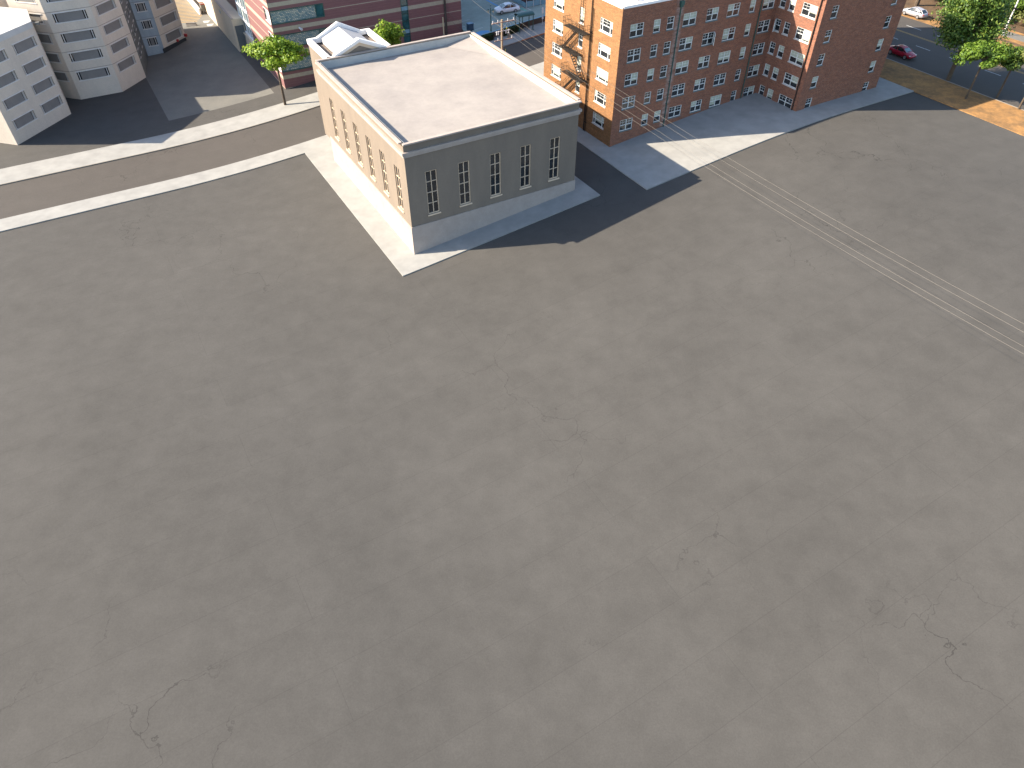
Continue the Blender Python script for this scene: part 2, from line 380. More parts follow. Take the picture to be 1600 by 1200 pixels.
# the grey path with its dry-grass borders beyond the right-hand road
g = MB(); slab(g, 75.0, 80.4, -90, -46.5, .07); struct('verge', g, 'dry')
g = MB(); slab(g, 76.5, 79.2, -90, -47.3, .11); struct('path', g, 'path')
g = MB()
for k in range(-60, 40): stripe(g, XY(67.0, k*6.2+.0), XY(67.0, k*6.2+3.0), .13, .013); stripe(g, XY(59.7, k*6.2-1.1), XY(59.7, k*6.2+1.6), .13, .013)
struct('lane_marking', g, 'paint_white')
g = MB(); stripe(g, XY(63.45, -250), XY(63.45, 150), .13, .013); stripe(g, XY(63.78, -250), XY(63.78, 150), .13, .013); struct('centre_line', g, 'paint_yellow')
g = MB()                                                # parking lot lines
H_ = LH+.006
stripe(g, XY(.3, 3.43), XY(3.3, 3.44), .12, H_); stripe(g, XY(.3, 1.15), XY(3.2, 1.05), .12, H_); stripe(g, XY(.6, -1.6), XY(3.3, -1.7), .12, H_)
stripe(g, XY(10.6, 7.9), XY(13.2, 7.95), .12, H_); stripe(g, XY(14.0, -.6), XY(14.0, 18), .16, H_); stripe(g, XY(9.6, -.05), XY(13.2, -.1), .12, H_)
stripe(g, XY(.3, 5.9), XY(3.4, 5.9), .12, H_); stripe(g, XY(.3, 8.4), XY(3.4, 8.4), .12, H_); stripe(g, XY(9.0, 10.6), XY(13.2, 10.6), .12, H_)
struct('parking_line', g, 'paint_white')
g = MB(); stripe(g, XY(10.4, 3.9), XY(10.35, 15), .34, H_+.004)
g.face([(x, y, zt(x, y)+H_+.006) for x, y in (XY(.5, -4.2), XY(3.3, -4.35), XY(3.4, -3.6), XY(2.4, -2.8), XY(1.2, -2.9))]); struct('blue_marking', g, 'paint_blue')
g = MB(); stripe(g, XY(13.1, -.2), XY(13.1, 2.1), .30, H_+.004); struct('green_marking', g, 'paint_green')
g = MB()                                                # yellow hatching in the alley, running across it
for k in range(22):
    y = 154.2+k*.88; x0 = -72.5-(y-154)*.25; x1 = min(-63.0-(y-157.8)*.58, -62.9)-.9
    stripe(g, (x0, y), (x1, y), .22, .012)
struct('yellow_hatching', g, 'paint_yellow')
g = MB()
for c, r in (((-61.9, 153.6), .8), ((-60.5, 151.6), .8)):
    g.face([(c[0]+a*r, c[1]+b*r, zt(c[0], c[1])+.016+.1*a*r*.866+.05*b*r) for a, b in ((-.9, -.7), (.9, -.8), (1.0, .7), (-.8, .8))])
struct('concrete_patch', g, 'pad')

# ------------------------------------------------------------------ foliage
def crown(mb, c, r, n, leaf, seed, clumps=26, flat=.8):
    R = random.Random(seed); cl = []
    for i in range(clumps):
        t = R.uniform(0, 2*pi); h = R.uniform(-.75, 1); k = (1-h*h)**.5 if abs(h) < 1 else 0; q = R.uniform(.45, .95)
        cl.append((c[0]+r[0]*k*cos(t)*q, c[1]+r[1]*k*sin(t)*q, c[2]+r[2]*h*q, R.uniform(.22, .42)))
    for i in range(n):
        x = cl[R.randrange(clumps)]; f = x[3]
        a, b_, d = (R.gauss(0, .5) for _ in range(3)); m = (a*a+b_*b_+d*d)**.5 or 1; sc = min(1, m)/m*1.0
        p = (x[0]+a*sc*r[0]*f*1.3, x[1]+b_*sc*r[1]*f*1.3, x[2]+d*sc*r[2]*f*flat*1.3)
        # leaf facing roughly outward from its clump, with scatter
        nx, ny, nz = a+R.gauss(0, .5), b_+R.gauss(0, .5), d+.5+R.gauss(0, .5); l = (nx*nx+ny*ny+nz*nz)**.5 or 1; nx, ny, nz = nx/l, ny/l, nz/l
        ex, ey, ez = (-ny, nx, 0) if abs(nz) < .95 else (1, 0, 0); l = (ex*ex+ey*ey+ez*ez)**.5 or 1; ex, ey, ez = ex/l, ey/l, ez/l
        fx, fy, fz = ny*ez-nz*ey, nz*ex-nx*ez, nx*ey-ny*ex; t = R.uniform(0, pi); s = leaf*R.uniform(.6, 1.3)
        gx, gy, gz = (ex*cos(t)+fx*sin(t))*s, (ey*cos(t)+fy*sin(t))*s, (ez*cos(t)+fz*sin(t))*s
        hx, hy, hz = (-ex*sin(t)+fx*cos(t))*s*.55, (-ey*sin(t)+fy*cos(t))*s*.55, (-ez*sin(t)+fz*cos(t))*s*.55
        mb.face([(p[0]+gx, p[1]+gy, p[2]+gz), (p[0]+hx, p[1]+hy, p[2]+hz), (p[0]-gx, p[1]-gy, p[2]-gz), (p[0]-hx, p[1]-hy, p[2]-hz)])
def tree(name, xy, top, r, cz, n, leaf, mat, label, seed, group=None, tr=.22, clumps=26):
    z = zt(*xy); t = thing(name, (*xy, z), label, 'tree', group); R = random.Random(seed)
    mb = MB(); crown(mb, (xy[0], xy[1], cz), r, n, leaf, seed, clumps); mb.build('crown', mat, t)
    mb = MB(); k = (xy[0]+.1, xy[1]-.1, cz-r[2]*.45); mb.tube((*xy, z-.1), k, tr, 9, tr*.6)
    for i in range(6):
        a = R.uniform(0, 2*pi); mb.tube(k, (k[0]+r[0]*.55*cos(a), k[1]+r[1]*.55*sin(a), cz+r[2]*R.uniform(0, .5)), tr*.5, 6, tr*.12)
    mb.build('trunk', 'trunk', t, True); return t
def bush(name, xy, r, n, leaf, mat, label, seed, group=None, cat='shrub', base=None, clumps=16):
    z = zt(*xy) if base is None else base; t = thing(name, (*xy, z), label, cat, group)
    mb = MB(); crown(mb, (xy[0], xy[1], z+r[2]*.8), r, n, leaf, seed, clumps); mb.build('foliage', mat, t)
    mb = MB(); R = random.Random(seed)
    for i in range(5):
        a = R.uniform(0, 2*pi); mb.tube((*xy, z-.1), (xy[0]+r[0]*.5*cos(a), xy[1]+r[1]*.5*sin(a), z+r[2]), .06, 5, .02)
    mb.build('stem', 'trunk', t); return t

# ------------------------------------------------------------------ brick apartment building (right of centre)
C0 = (13.1, 90.6); I0 = off(C0, 60, 26.0); O0 = off(I0, 150, 7.6); E1 = off(O0, 60, 16.3); L0 = off(C0, -30, 17.0); E2 = off(E1, -30, 31.0)
ROOF = 17.0
Ra = off(E1, -30, 12.); Rb = off(Ra, 60, 8.); Rc = off(Rb, -30, 14.); Rd = off(Rc, 240, 20.)  # unseen taller rear wing, added and sized to shade the right-hand road
b = thing('apartment_building', (*C0, zt(*C0)), 'red brick apartment block with sash windows, iron fire escape and flat white roof', 'building')
ROW = [13.45-2.95*k for k in range(5)]
front = [(1.4, 3.45, 2), (5.0, 6.05, 1), (7.1, 8.2, 1), (9.65, 11.8, 2), (13.5, 15.45, 2), (17.0, 19.1, 2), (20.9, 21.85, 1), (23.3, 25.35, 2)]
notch = [(.35, 1.3, 1), (1.95, 2.95, 1), (4.15, 6.6, 2)]
wing = [(1.6, 2.75, 1), (13.2, 14.3, 1)]
left = [(17-15.0, 17-12.5, 3), (17-4.3, 17-1.7, 3)]; leftn = (17-8.8, 17-7.8, 1)
RW = random.Random(3)
def sash_window(root, P, az, s0, s1, z0, z1, n, name='window', sill='sill'):
    f = MB(); w = .07; d0, d1 = -.13, -.05
    edges = [s0+(s1-s0)*k/n for k in range(n+1)] if n != 3 else [s0, s0+.5, s1-.5, s1]
    f.box(P, az, s0, s1, d0, d1, z1-w, z1); f.box(P, az, s0, s1, d0, d1, z0, z0+w)
    for k, e in enumerate(edges):
        hw = w if k in (0, len(edges)-1) else .045
        f.box(P, az, e-(0 if k == 0 else hw), e+(0 if k == len(edges)-1 else hw), d0+.002, d1+.002, z0+w, z1-w)
    zm = (z0+z1)/2
    panes, blinds = MB(), MB(); nb = 0
    for a, c in zip(edges, edges[1:]):
        f.box(P, az, a+w, c-w, d0+.004, d1+.006, zm-.035, zm+.035)
        f.box(P, az, (a+c)/2-.012, (a+c)/2+.012, d0+.01, -.09, zm+.045, z1-w); f.box(P, az, a+w, c-w, d0+.012, -.091, (zm+z1)/2-.012, (zm+z1)/2+.012)
        panes.quad(P, az, a+w, c-w, -.115, z0+w, z1-w)
        k = RW.random()
        if k < .5:
            lo = zm+.045 if k < .3 else (z0+w+(zm-z0)*RW.uniform(.15, .7)); blinds.quad(P, az, a+w+.01, c-w-.01, -.105, lo, z1-w-.005); nb += 1
    o = f.build(name, 'frame_white', root)
    panes.build('pane', 'dark_glass', o)
    if nb: blinds.build('blind', 'blind', o)
    s = MB(); s.box(P, az, s0-.06, s1+.06, -.13, .07, z0-.11, z0-.003); s.build('sill', sill, o)
    return o
def open_sash(root, P, az, s, z0, z1, swing, w=.9):
    """a casement leaf standing open, hinged at s and pointing along the swing azimuth"""
    H = off(P, az, s); f = MB()
    for a, c, d, e in ((0, w, z0, z0+.07), (0, w, z1-.07, z1), (0, .07, z0+.07, z1-.07), (w-.07, w, z0+.07, z1-.07), (.07, w-.07, (z0+z1)/2-.035, (z0+z1)/2+.035)): f.box(H, swing, a, c, -.03, .03, d, e)
    o = f.build('open_sash', 'frame_white', root); q = MB(); q.box(H, swing, .07, w-.07, -.008, .008, z0+.07, z1-.07); q.build('pane', 'teal_glass', o)
def elevation(root, name, P, az, L, wins, rows, mat, h=1.5, extra=(), z0=-2, top=ROOF, sill='sill'):
    ops = [(a, c, z, z+h) for z in rows for a, c, n in wins]+list(extra)
    mb = MB(); wall(mb, P, az, L, z0, top, ops); mb.build(name, mat, root)
    for z in rows:
        for a, c, n in wins: sash_window(root, P, az, a, c, z, z+h, n, 'window', sill)
elevation(b, 'wall', C0, 60, 26.0, front, ROW, 'brick_stained', sill='sill_shaded')
open_sash(b, C0, 60, 15.4, ROW[1], ROW[1]+1.5, 185); open_sash(b, I0, 150, .4, ROW[1]+.12, ROW[1]+1.62, 205, .85)
NROW = [z+.12 for z in ROW]
elevation(b, 'wall', I0, 150, 7.6, notch, NROW, 'brick')
elevation(b, 'wall', O0, 60, 16.3, wing, [z+.2 for z in ROW], 'brick', 1.5, sill='sill_shaded')
ex = [(leftn[0], leftn[1], z-.3, z+1.55) for z in ROW]
elevation(b, 'wall', L0, 150, 17.0, left, ROW, 'brick_yellower', 1.5, ex)
for z in ROW: sash_window(b, L0, 150, leftn[0], leftn[1], z-.3, z+1.55, 1, 'window')
g = MB(); E3 = off(E2, 240, 20); azl = degrees(atan2(L0[0]-E3[0], L0[1]-E3[1])); wall(g, E1, -30, 31.0, -2, ROOF); wall(g, E2, 240, 20, -2, ROOF); wall(g, E3, azl, hypot(E3[0]-L0[0], E3[1]-L0[1]), -2, ROOF); wall(g, Ra, 60, 8, -2, 20.5); wall(g, Rb, -30, 14, -2, 20.5); wall(g, Rc, 240, 20, -2, 20.5); wall(g, Rd, 150, 14, -2, 20.5); g.face([(*q, 20.45) for q in (Ra, Rb, Rc, Rd)]); wall(g, off(Ra, 240, 12), 60, 12, ROOF, 20.5); g.build('wall', 'brick', b)
g = MB(); cx = [C0, I0, O0, E1, E2, E3, L0]; g.face([(*p, ROOF+.02) for p in cx])
g.build('roof', 'white_roof', b)
g = MB()
for a, c in zip(cx, cx[1:]+cx[:1]):
    az = degrees(atan2(c[0]-a[0], c[1]-a[1])); g.box(a, az, .07, hypot(c[0]-a[0], c[1]-a[1])-.07, -.28, .05, ROOF-.12, ROOF+.16)
g.build('roof_edge', 'white_paint', b)
def drain(root, P, az, s, z0, z1, head=True, mat='green_metal', r=.075):
    g = MB(); u = U(az); n = (u[1], -u[0]); q = lambda d, z: (P[0]+u[0]*s+n[0]*d, P[1]+u[1]*s+n[1]*d, z)
    g.tube(q(.12, z0), q(.12, z1), r, 8)
    for k in range(5): g.box(P, az, s-r-.04, s+r+.04, .0, .03, z0+2+k*2.9, z0+2.1+k*2.9)
    o = g.build('drainpipe', mat, root)
    if head: h = MB(); h.box(P, az, s-.28, s+.28, .0, .36, z1-.05, z1+.4); h.box(P, az, s-.2, s+.2, .0, .28, z1-.3, z1-.05); h.build('hopper', mat, o)
drain(b, C0, 60, 8.9, -1, 16.2); drain(b, C0, 60, 22.85, -.5, 16.4); drain(b, I0, 150, 6.95, .5, 16.4, True, 'dark_metal')
drain(b, L0, 150, 17-6.05, -1, 16.8, False, 'dark_metal', .07); drain(b, L0, 150, 17-5.72, -1, 15.6, False, 'dark_metal', .05)
# the iron fire escape on the sunlit wall
fe = MB(); P, az = L0, 150
def plat(s0, s1, z):
    for k in range(9): fe.box(P, az, s0, s1, .06+k*.125, .06+k*.125+.05, z-.04, z)
    for s in (s0, s1-.05): fe.box(P, az, s, s+.05, 0, 1.15, z-.09, z-.041)
    for h in (.55, 1.05): fe.box(P, az, s0, s1, 1.12, 1.15, z+h-.03, z+h); fe.box(P, az, s0, s0+.03, 0, 1.12, z+h-.03, z+h); fe.box(P, az, s1-.03, s1, 0, 1.12, z+h-.03, z+h)
    n = int((s1-s0)/.3)
    for k in range(n+1): s = s0+(s1-s0-.025)*k/n; fe.box(P, az, s, s+.022, 1.121, 1.142, z, z+1.02)
    for k in range(4): fe.box(P, az, s0+.002, s0+.024, .2+k*.28, .222+k*.28, z, z+1.02); fe.box(P, az, s1-.024, s1-.002, .2+k*.28, .222+k*.28, z, z+1.02)
def flight(sa, za, sb, zb, d0):
    u = U(az); n = (u[1], -u[0]); q = lambda s, d, z: (P[0]+u[0]*s+n[0]*d, P[1]+u[1]*s+n[1]*d, z)
    for d in (d0, d0+.5): fe.tube(q(sa, d, za), q(sb, d, zb), .055, 6); fe.tube(q(sa, d, za+.95), q(sb, d, zb+.95), .022, 5)
    for k in range(1, 11): t = k/11; s = sa+(sb-sa)*t; z = za+(zb-za)*t; fe.box(P, az, s-.13, s+.13, d0, d0+.5, z-.02, z+.015)
    for k in range(0, 12, 2):
        t = k/11; s = sa+(sb-sa)*t; z = za+(zb-za)*t
        for d in (d0, d0+.5): fe.tube(q(s, d, z), q(s, d, z+.95), .015, 4)
lv = [12.45-2.95*k for k in range(4)]
for k, z in enumerate(lv): plat(*((17-10.9, 17-6.2) if k % 2 == 0 else (17-12.2, 17-7.6)), z)
for k in range(3):
    if k % 2 == 0: flight(17-8.2, lv[k], 17-11.4, lv[k+1], .35)
    else: flight(17-9.6, lv[k], 17-6.6, lv[k+1], .35)
fe_o = fe.build('fire_escape', 'dark_metal', b)
fl = MB(); u = U(az); n = (u[1], -u[0])
for s in (17-7.75, 17-8.3): q = (P[0]+u[0]*s+n[0]*.25, P[1]+u[1]*s+n[1]*.25); fl.tube((*q, 12.45), (*q, 17.7), .03, 6)
for k in range(17): fl.box(P, az, 17-8.3, 17-7.75, .235, .265, 12.8+k*.3, 12.83+k*.3)
fl.build('ladder', 'dark_metal', fe_o)
v = MB(); v.tube((15.2, 93.6, ROOF), (15.2, 93.6, ROOF+.35), .12, 10); v.tube((15.2, 93.6, ROOF+.35), (15.2, 93.6, ROOF+.45), .2, 10); v.build('roof_vent', 'grey_box', b)

# ------------------------------------------------------------------ striped block behind the trees
R0 = (OX, OY); S0 = (-37.5, 118.2); ZT = 20.0
s = thing('striped_building', (*R0, 0), 'long dark red brick block banded with cream stripes and a vertical teal glass strip', 'building')
LF = hypot(R0[0]-S0[0], R0[1]-S0[1]); SB = 48.0
ops = []; pan = []
for z in (-.6, 3.0, 6.6, 10.2, 13.8): pan.append((.12, LF-24.35, z, z+2.0))
strip_op = (LF-11.25, LF-9.95, -3, ZT-1)
g = MB(); wall(g, S0, 60, LF, -6, ZT, pan+[strip_op], .18); g.build('wall', 'striped', s)
for a, c, z0, z1 in pan:
    f = MB(); m_ = c-1.35
    f.box(S0, 60, a, c, -.16, .06, z0, z0+.12); f.box(S0, 60, a, c, -.16, .05, z1-.12, z1); f.box(S0, 60, c-.1, c, -.16, .04, z0+.12, z1-.12); f.box(S0, 60, m_, m_+.08, -.16, .03, z0+.12, z1-.12); f.box(S0, 60, a, a+.08, -.16, .04, z0+.12, z1-.12)
    o = f.build('window', 'green_metal', s)
    q = MB(); q.quad(S0, 60, a+.08, m_, -.1, z0+.12, z1-.12); q.build('lattice_screen', 'screen', o)
    q = MB(); q.quad(S0, 60, m_+.08, c-.1, -.1, z0+.12, z1-.12); q.build('pane', 'teal_glass', o)
f = MB(); a, c = strip_op[:2]
for k in range(-2, 14): f.box(S0, 60, a+.08, c-.08, -.16, .0, 1.2*k+.2, 1.2*k+.26)
f.box(S0, 60, a, a+.08, -.17, .03, -3, ZT-1); f.box(S0, 60, c-.08, c, -.17, .03, -3, ZT-1)
o = f.build('glass_strip', 'green_metal', s)
q = MB(); q.quad(S0, 60, a+.08, c-.08, -.12, -3, ZT-1); q.build('pane', 'teal_glass', o)
q = MB()
for k in range(-1, 4): q.box(S0, 60, a+.08, c-.08, -.11, -.02, 5.5+3.6*k, 6.1+3.6*k)
q.build('spandrel', 'blue_pale', o)
# its left, sunlit side: brick nearest the corner, then the white-framed glazing, then the brown panels
FS = off(S0, -30, SB)
lw = [(SB-3.1, SB-.12, z, z+2.0) for z in (-.6, 3.0, 6.6, 10.2, 13.8)]
cw = (SB-24.2, SB-16.4, -.45, 16.0)
bp = (SB-44, SB-24.2, 2.2, 16.0)
g = MB(); wall(g, FS, 150, SB, -6, ZT, lw+[cw, bp], .2); g.build('wall', 'striped', s)
for a, c, z0, z1 in lw:
    f = MB(); f.box(FS, 150, a, c, -.18, .05, z0, z0+.1); f.box(FS, 150, a, c, -.18, .05, z1-.1, z1); f.box(FS, 150, a+1.0, a+1.1, -.18, .02, z0+.1, z1-.1)
    o = f.build('window', 'mullion', s); q = MB(); q.quad(FS, 150, a, a+1.0, -.12, z0+.1, z1-.1); q.build('pane', 'teal_glass', o)
    q = MB(); q.quad(FS, 150, a+1.1, c, -.1, z0+.1, z1-.1); q.build('panel', 'white_paint', o)
f = MB(); a, c, z0, z1 = cw
for k in range(5): x = a+(c-a-.14)*k/4; f.box(FS, 150, x, x+(.34 if k == 2 else .14), -.2, .12, z0, z1)
for k in range(8): f.box(FS, 150, a+.14, c-.14, -.2, .16, z0+.1+2.2*k, z0+.34+2.2*k)
o = f.build('curtain_wall', 'white_paint', s); q = MB(); q.quad(FS, 150, a, c, -.1, z0, z1); q.build('pane', 'teal_glass', o)
f = MB(); a, c, z0, z1 = bp; f.quad(FS, 150, a, c, -.08, z0, z1)
for k in range(9): f.box(FS, 150, a, c, -.08, -.03, z0+1.6*k, z0+1.6*k+.08)
f.build('brown_cladding', 'brown_panel', s)
f = MB(); f.box(FS, 150, SB-28, SB-15.6, .0, .35, -6, -.5); f.box(FS, 150, SB-28, SB-15.6, -.0, .5, -.5, -.3); f.build('plinth', 'podium', s)
g = MB(); bc = [S0, R0, off(R0, -30, SB), FS]; g.prism(bc[1:], -6, ZT-.02, False); g.build('wall', 'striped', s)
g = MB(); g.face([(*p, ZT-.05) for p in bc]); g.build('roof', 'white_roof', s)
f = MB(); f.box(S0, 60, 4.1, 4.3, .0, .3, 5.58, 5.75); f.tube((off(off(S0, 60, 4.2), 150, .3)+(5.66,)), (off(off(S0, 60, 4.4), 150, .75)+(5.5,)), .14, 8, .2); f.build('floodlight', 'porcelain', s)
# podium wall on the alley
P2 = (-52.36, 139.98)
p = thing('podium_wall', (*P2, -3.6), 'beige painted retaining wall along the alley below the striped block', 'wall')
g = MB(); A = off(P2, -30, -4.4); B = off(P2, -30, 42); g.prism([A, off(A, 60, 2.0), off(B, 60, 2.0), B], -6, 2.05, True); g.build('wall', 'podium', p)
g = MB(); g.box(B, 150, 0, 46.4, -.3, .06, 2.05, 2.2); g.build('coping', 'coping', p)
g = MB(); g.box(A, 60, .25, 1.8, .0, .08, -5, .9); g.build('shade_panel', 'recess_panel', p)  # darker panel: shade of the wall's end face put into its colour
sg = tag(MB().build('tmp', 'blue_panel') if False else (lambda m: m.build('wall_sign', 'blue_pale'))((lambda m: (m.box(off(P2, -30, 5.6), 150, 0, 1.1, .065, .1, .75, 1.25), m)[1])(MB())), 'small pale blue panel fixed on the shaded beige alley wall', 'sign')

# ------------------------------------------------------------------ concrete tower (left)
Ct = (-64.12, 126.5); Bt = off(Ct, 195, 6.45); At = off(Bt, 240, 6.45); Ft = off(At, -75, 6.3); Xt = off(Ft, 195, 7)
Et = (-64.82, 138.19); Kt = (-62.75, 144.18); Dt = off(Et, 240, 3.1); K2 = off(Kt, -30, 7.2)
TT = 14.4
t = thing('concrete_building', (*At, -4.5), 'grey beige concrete institutional tower with angled bays, slit windows and white roofed wing', 'building')
SILL = [7.12+2.91-2.91*k for k in range(5)]
def slit_window(root, P, az, s0, s1, z0, z1, wide=True):
    f = MB(); f.box(P, az, s0-.1, s1+.1, -.3, .05, z0-.12, z0-.002); f.box(P, az, s0-.1, s1+.1, -.3, .07, z1+.002, z1+.12)
    for x in ((s0+.24, s1-.24) if wide else ((s0+s1)/2,)): f.box(P, az, x-.05, x+.05, -.3, -.05, z0, z1)
    o = f.build('window', 'mullion', root)
    q = MB()
    if wide: q.box(P, az, s0+.5, s1-.5, -.3, -.12, z0, z1)
    if wide: q.build('grey_panel', 'concrete_panel', o)
    q = MB(); q.quad(P, az, s0, s1, -.28, z0, z1); q.build('pane', 'dark_glass', o)
def face(a, c, wins, zoff=0, mat='concrete', wide=True, z0=-6, rows=SILL, top=TT, h=1.32):
    az = degrees(atan2(c[0]-a[0], c[1]-a[1])); L = hypot(c[0]-a[0], c[1]-a[1])
    ops = [(x, y, z+zoff, z+zoff+h) for z in rows for x, y in wins]
    mb = MB(); wall(mb, a, az, L, z0, top, ops, .3); mb.build('wall', mat, t)
    for x, y, q, r in ops: slit_window(t, a, az, x, y, q, r, wide)
    jb = MB()
    for z in rows: jb.box(a, az, .02, L-.02, .0, .02, z+zoff+h+.24, z+zoff+h+.30)
    jb.build('joint_band', 'concrete_panel', t)
Xt = off(Ft, -30, 9); face(Xt, Ft, []); face(Ft, At, [(1.7, 5.45)]); face(At, Bt, [(.88, 5.6)]); face(Bt, Ct, [(.95, 5.4)])
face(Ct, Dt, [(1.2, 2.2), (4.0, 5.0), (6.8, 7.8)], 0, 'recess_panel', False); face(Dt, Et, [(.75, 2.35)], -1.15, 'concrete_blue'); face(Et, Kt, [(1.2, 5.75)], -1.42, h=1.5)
face(Kt, K2, []); face(K2, off(K2, 240, 20), []); 
g = MB(); tb = [Xt, Ft, At, Bt, Ct, Dt, Et, Kt, K2, off(K2, 240, 20), off(Xt, 240, 9)]; g.face([(*q, TT-.3) for q in tb]); g.build('roof', 'white_roof', t)
face(off(K2, 240, 20), off(Xt, 240, 9), []); face(off(Xt, 240, 9), Xt, [])
g = MB(); azk = degrees(atan2(Kt[0]-Et[0], Kt[1]-Et[1])); g.box(Et, azk, -.4, 6.28, .0, .06, -4.6, -3.5); g.build('shadow_gap', 'dark_void', t)  # near-black strip: shadow beneath the overhanging bay put into the colour
g = MB(); g.box(Et, azk, 6.0, 6.34, .0, .5, -3.3, -2.8); g.box(Et, azk, 3.6, 4.0, .05, .3, -3.5, -3.1); g.build('red_lamp', 'red_paint', t)
# lower wing with the white roof
WT = 9.2; W1 = (-70.5, 111.4); W2 = off(W1, -31, 6.5); W3 = off(W2, -75, 9); W4 = off(W1, 195, 11.5); W5 = off(W4, 285, 14)
ww = [W4, W1, W2, W3, W5]
wl = MB()
def wface(a, c, wins):
    az = degrees(atan2(c[0]-a[0], c[1]-a[1])); L = hypot(c[0]-a[0], c[1]-a[1]); rows = [6.15-2.91*k for k in range(4)]
    ops = [(x, y, z, z+1.32) for z in rows for x, y in wins]; wall(wl, a, az, L, -6, WT, ops, .3)
    for x, y, q, r in ops: slit_window(t, a, az, x, y, q, r)
wface(W4, W1, [(1.0, 5.2), (6.7, 10.9)]); wface(W1, W2, []); wface(W2, W3, []); wface(W3, W5, []); wface(W5, W4, [(1, 5), (7, 11)])
wl.build('wing_wall', 'concrete', t)
g = MB(); g.face([(*q, WT-.75) for q in ww]); g.build('wing_roof', 'pale_membrane', t)
g = MB()
for a, c in zip(ww, ww[1:]+ww[:1]):
    az = degrees(atan2(c[0]-a[0], c[1]-a[1])); L = hypot(c[0]-a[0], c[1]-a[1]); g.box(a, az, .02, L-.02, -.26, .04, WT-.76, WT+.06)
g.build('parapet', 'pale_parapet', t)
g = MB(); q = off(off(W1, 195, 4.8), 285, 3.2); g.tube((*q, WT-.75), (*q, WT-.3), .12, 8); g.tube((q[0], q[1], WT-.35), (q[0]+.5, q[1]-.2, WT-.5), .06, 6); g.build('roof_vent', 'grey_box', t)
q = off(off(W1, 195, .9), 285, 1.2); g = MB(); g.tube((*q, WT-.75), (*q, WT-.66), .22, 10); g.build('roof_drain', 'dark_metal', t)
g = MB(); q = off(W1, 60, .05); g.tube((*q, WT-.05), (*off(q, 75, .55), WT-.15), .05, 6); g.box(off(q, 75, .5), 75, 0, .5, -.25, .25, WT-.4, WT-.1); g.build('floodlight', 'grey_box', t)

# ------------------------------------------------------------------ hall with gabled block and parapet roof
Mh = (-5.76, 104.15); HZ = 10.0; HW, HD = 22.0, 27.0
h = thing('parapet_hall', (*Mh, zt(*Mh)), 'low hall with cream parapet roof and a white gabled block rising at its rear', 'building')
c1, c2 = Mh, off(Mh, 240, HW); c3, c4 = off(c2, 150, HD), off(Mh, 150, HD)
RF = 9.05
hw_f = [(2.2+4.0*k, 3.6+4.0*k, 1.2, 6.4) for k in range(5)]; hw_s = [(2.6+4.2*k, 4.0+4.2*k, 1.2, 6.4) for k in range(6)]
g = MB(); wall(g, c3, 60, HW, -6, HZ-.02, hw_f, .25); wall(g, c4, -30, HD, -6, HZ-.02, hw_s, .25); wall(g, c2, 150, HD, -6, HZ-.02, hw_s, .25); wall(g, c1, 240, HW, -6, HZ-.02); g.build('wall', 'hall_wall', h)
for P_, az_, ops_ in ((c3, 60, hw_f), (c4, -30, hw_s), (c2, 150, hw_s)):
    for a, c, d, e in ops_:
        f = MB(); f.box(P_, az_, a, a+.1, -.25, -.1, d, e); f.box(P_, az_, c-.1, c, -.25, -.1, d, e); f.box(P_, az_, a+.1, c-.1, -.25, -.1, d, d+.1); f.box(P_, az_, a+.1, c-.1, -.25, -.1, e-.1, e); f.box(P_, az_, (a+c)/2-.04, (a+c)/2+.04, -.25, -.11, d+.1, e-.1)
        for k in range(1, 4): f.box(P_, az_, a+.1, c-.1, -.25, -.12, d+1.3*k-.03, d+1.3*k+.03)
        f.box(P_, az_, a-.1, c+.1, -.1, .1, d-.16, d-.01); o = f.build('window', 'tan_trim', h); q = MB(); q.quad(P_, az_, a, c, -.2, d, e); q.build('pane', 'dark_glass', o)
g = MB()
for a, c in ((c4, c1), (c3, c4), (c2, c3)):
    az = degrees(atan2(c[0]-a[0], c[1]-a[1])); L = hypot(c[0]-a[0], c[1]-a[1]); e0, e1 = (.0, L) if a is c3 else (.28, L-.28)
    g.box(a, az, -.26 if a is c3 else .0, L+.26 if a is c3 else L, .0, .26, HZ-1.15, HZ-.85); g.box(a, az, -.13 if a is c3 else .0, L+.13 if a is c3 else L, .0, .13, HZ-1.45, HZ-1.15); g.box(a, az, -.09 if a is c3 else .0, L+.09 if a is c3 else L, .0, .09, -6, .2)
g.build('cornice', 'coping', h)
g = MB(); inn = [off(off(c2, 60, .3), 150, .3), off(off(c1, 240, .3), 150, .3), off(off(c4, 240, .3), -30, .3), off(off(c3, 60, .3), -30, .3)]
g.face([(*q, RF) for q in inn])
r_ = inn[1]; k1, k2 = off(r_, 240, 4.2), off(r_, 150, 6.5); g.face([(*off(r_, 195, .02), RF+.62), (*k2, RF+.012), (*k1, RF+.012)])   # cricket draining the corner
g.build('roof', 'cream_roof', h)
g = MB()
for i in range(4):
    a, c = inn[i], inn[(i+1) % 4]; az = degrees(atan2(c[0]-a[0], c[1]-a[1])); L = hypot(c[0]-a[0], c[1]-a[1]); g.box(a, az, .0, L, .0, .02, RF, HZ-.02)
    for k in range(1, int(L/2.4)): g.box(a, az, k*2.4, k*2.4+.05, -.02, .0, RF, HZ-.03)
g.build('parapet_lining', 'parapet_inner', h)
g = MB()
for a, c in ((c2, c1), (c1, c4), (c4, c3), (c3, c2)):
    az = degrees(atan2(c[0]-a[0], c[1]-a[1])); L = hypot(c[0]-a[0], c[1]-a[1]); g.box(a, az, .32 if a in (c1, c3) else -.06, L-(.32 if a in (c1, c3) else -.06), -.34, .06, HZ-.02, HZ+.13)
g.build('coping', 'coping', h)
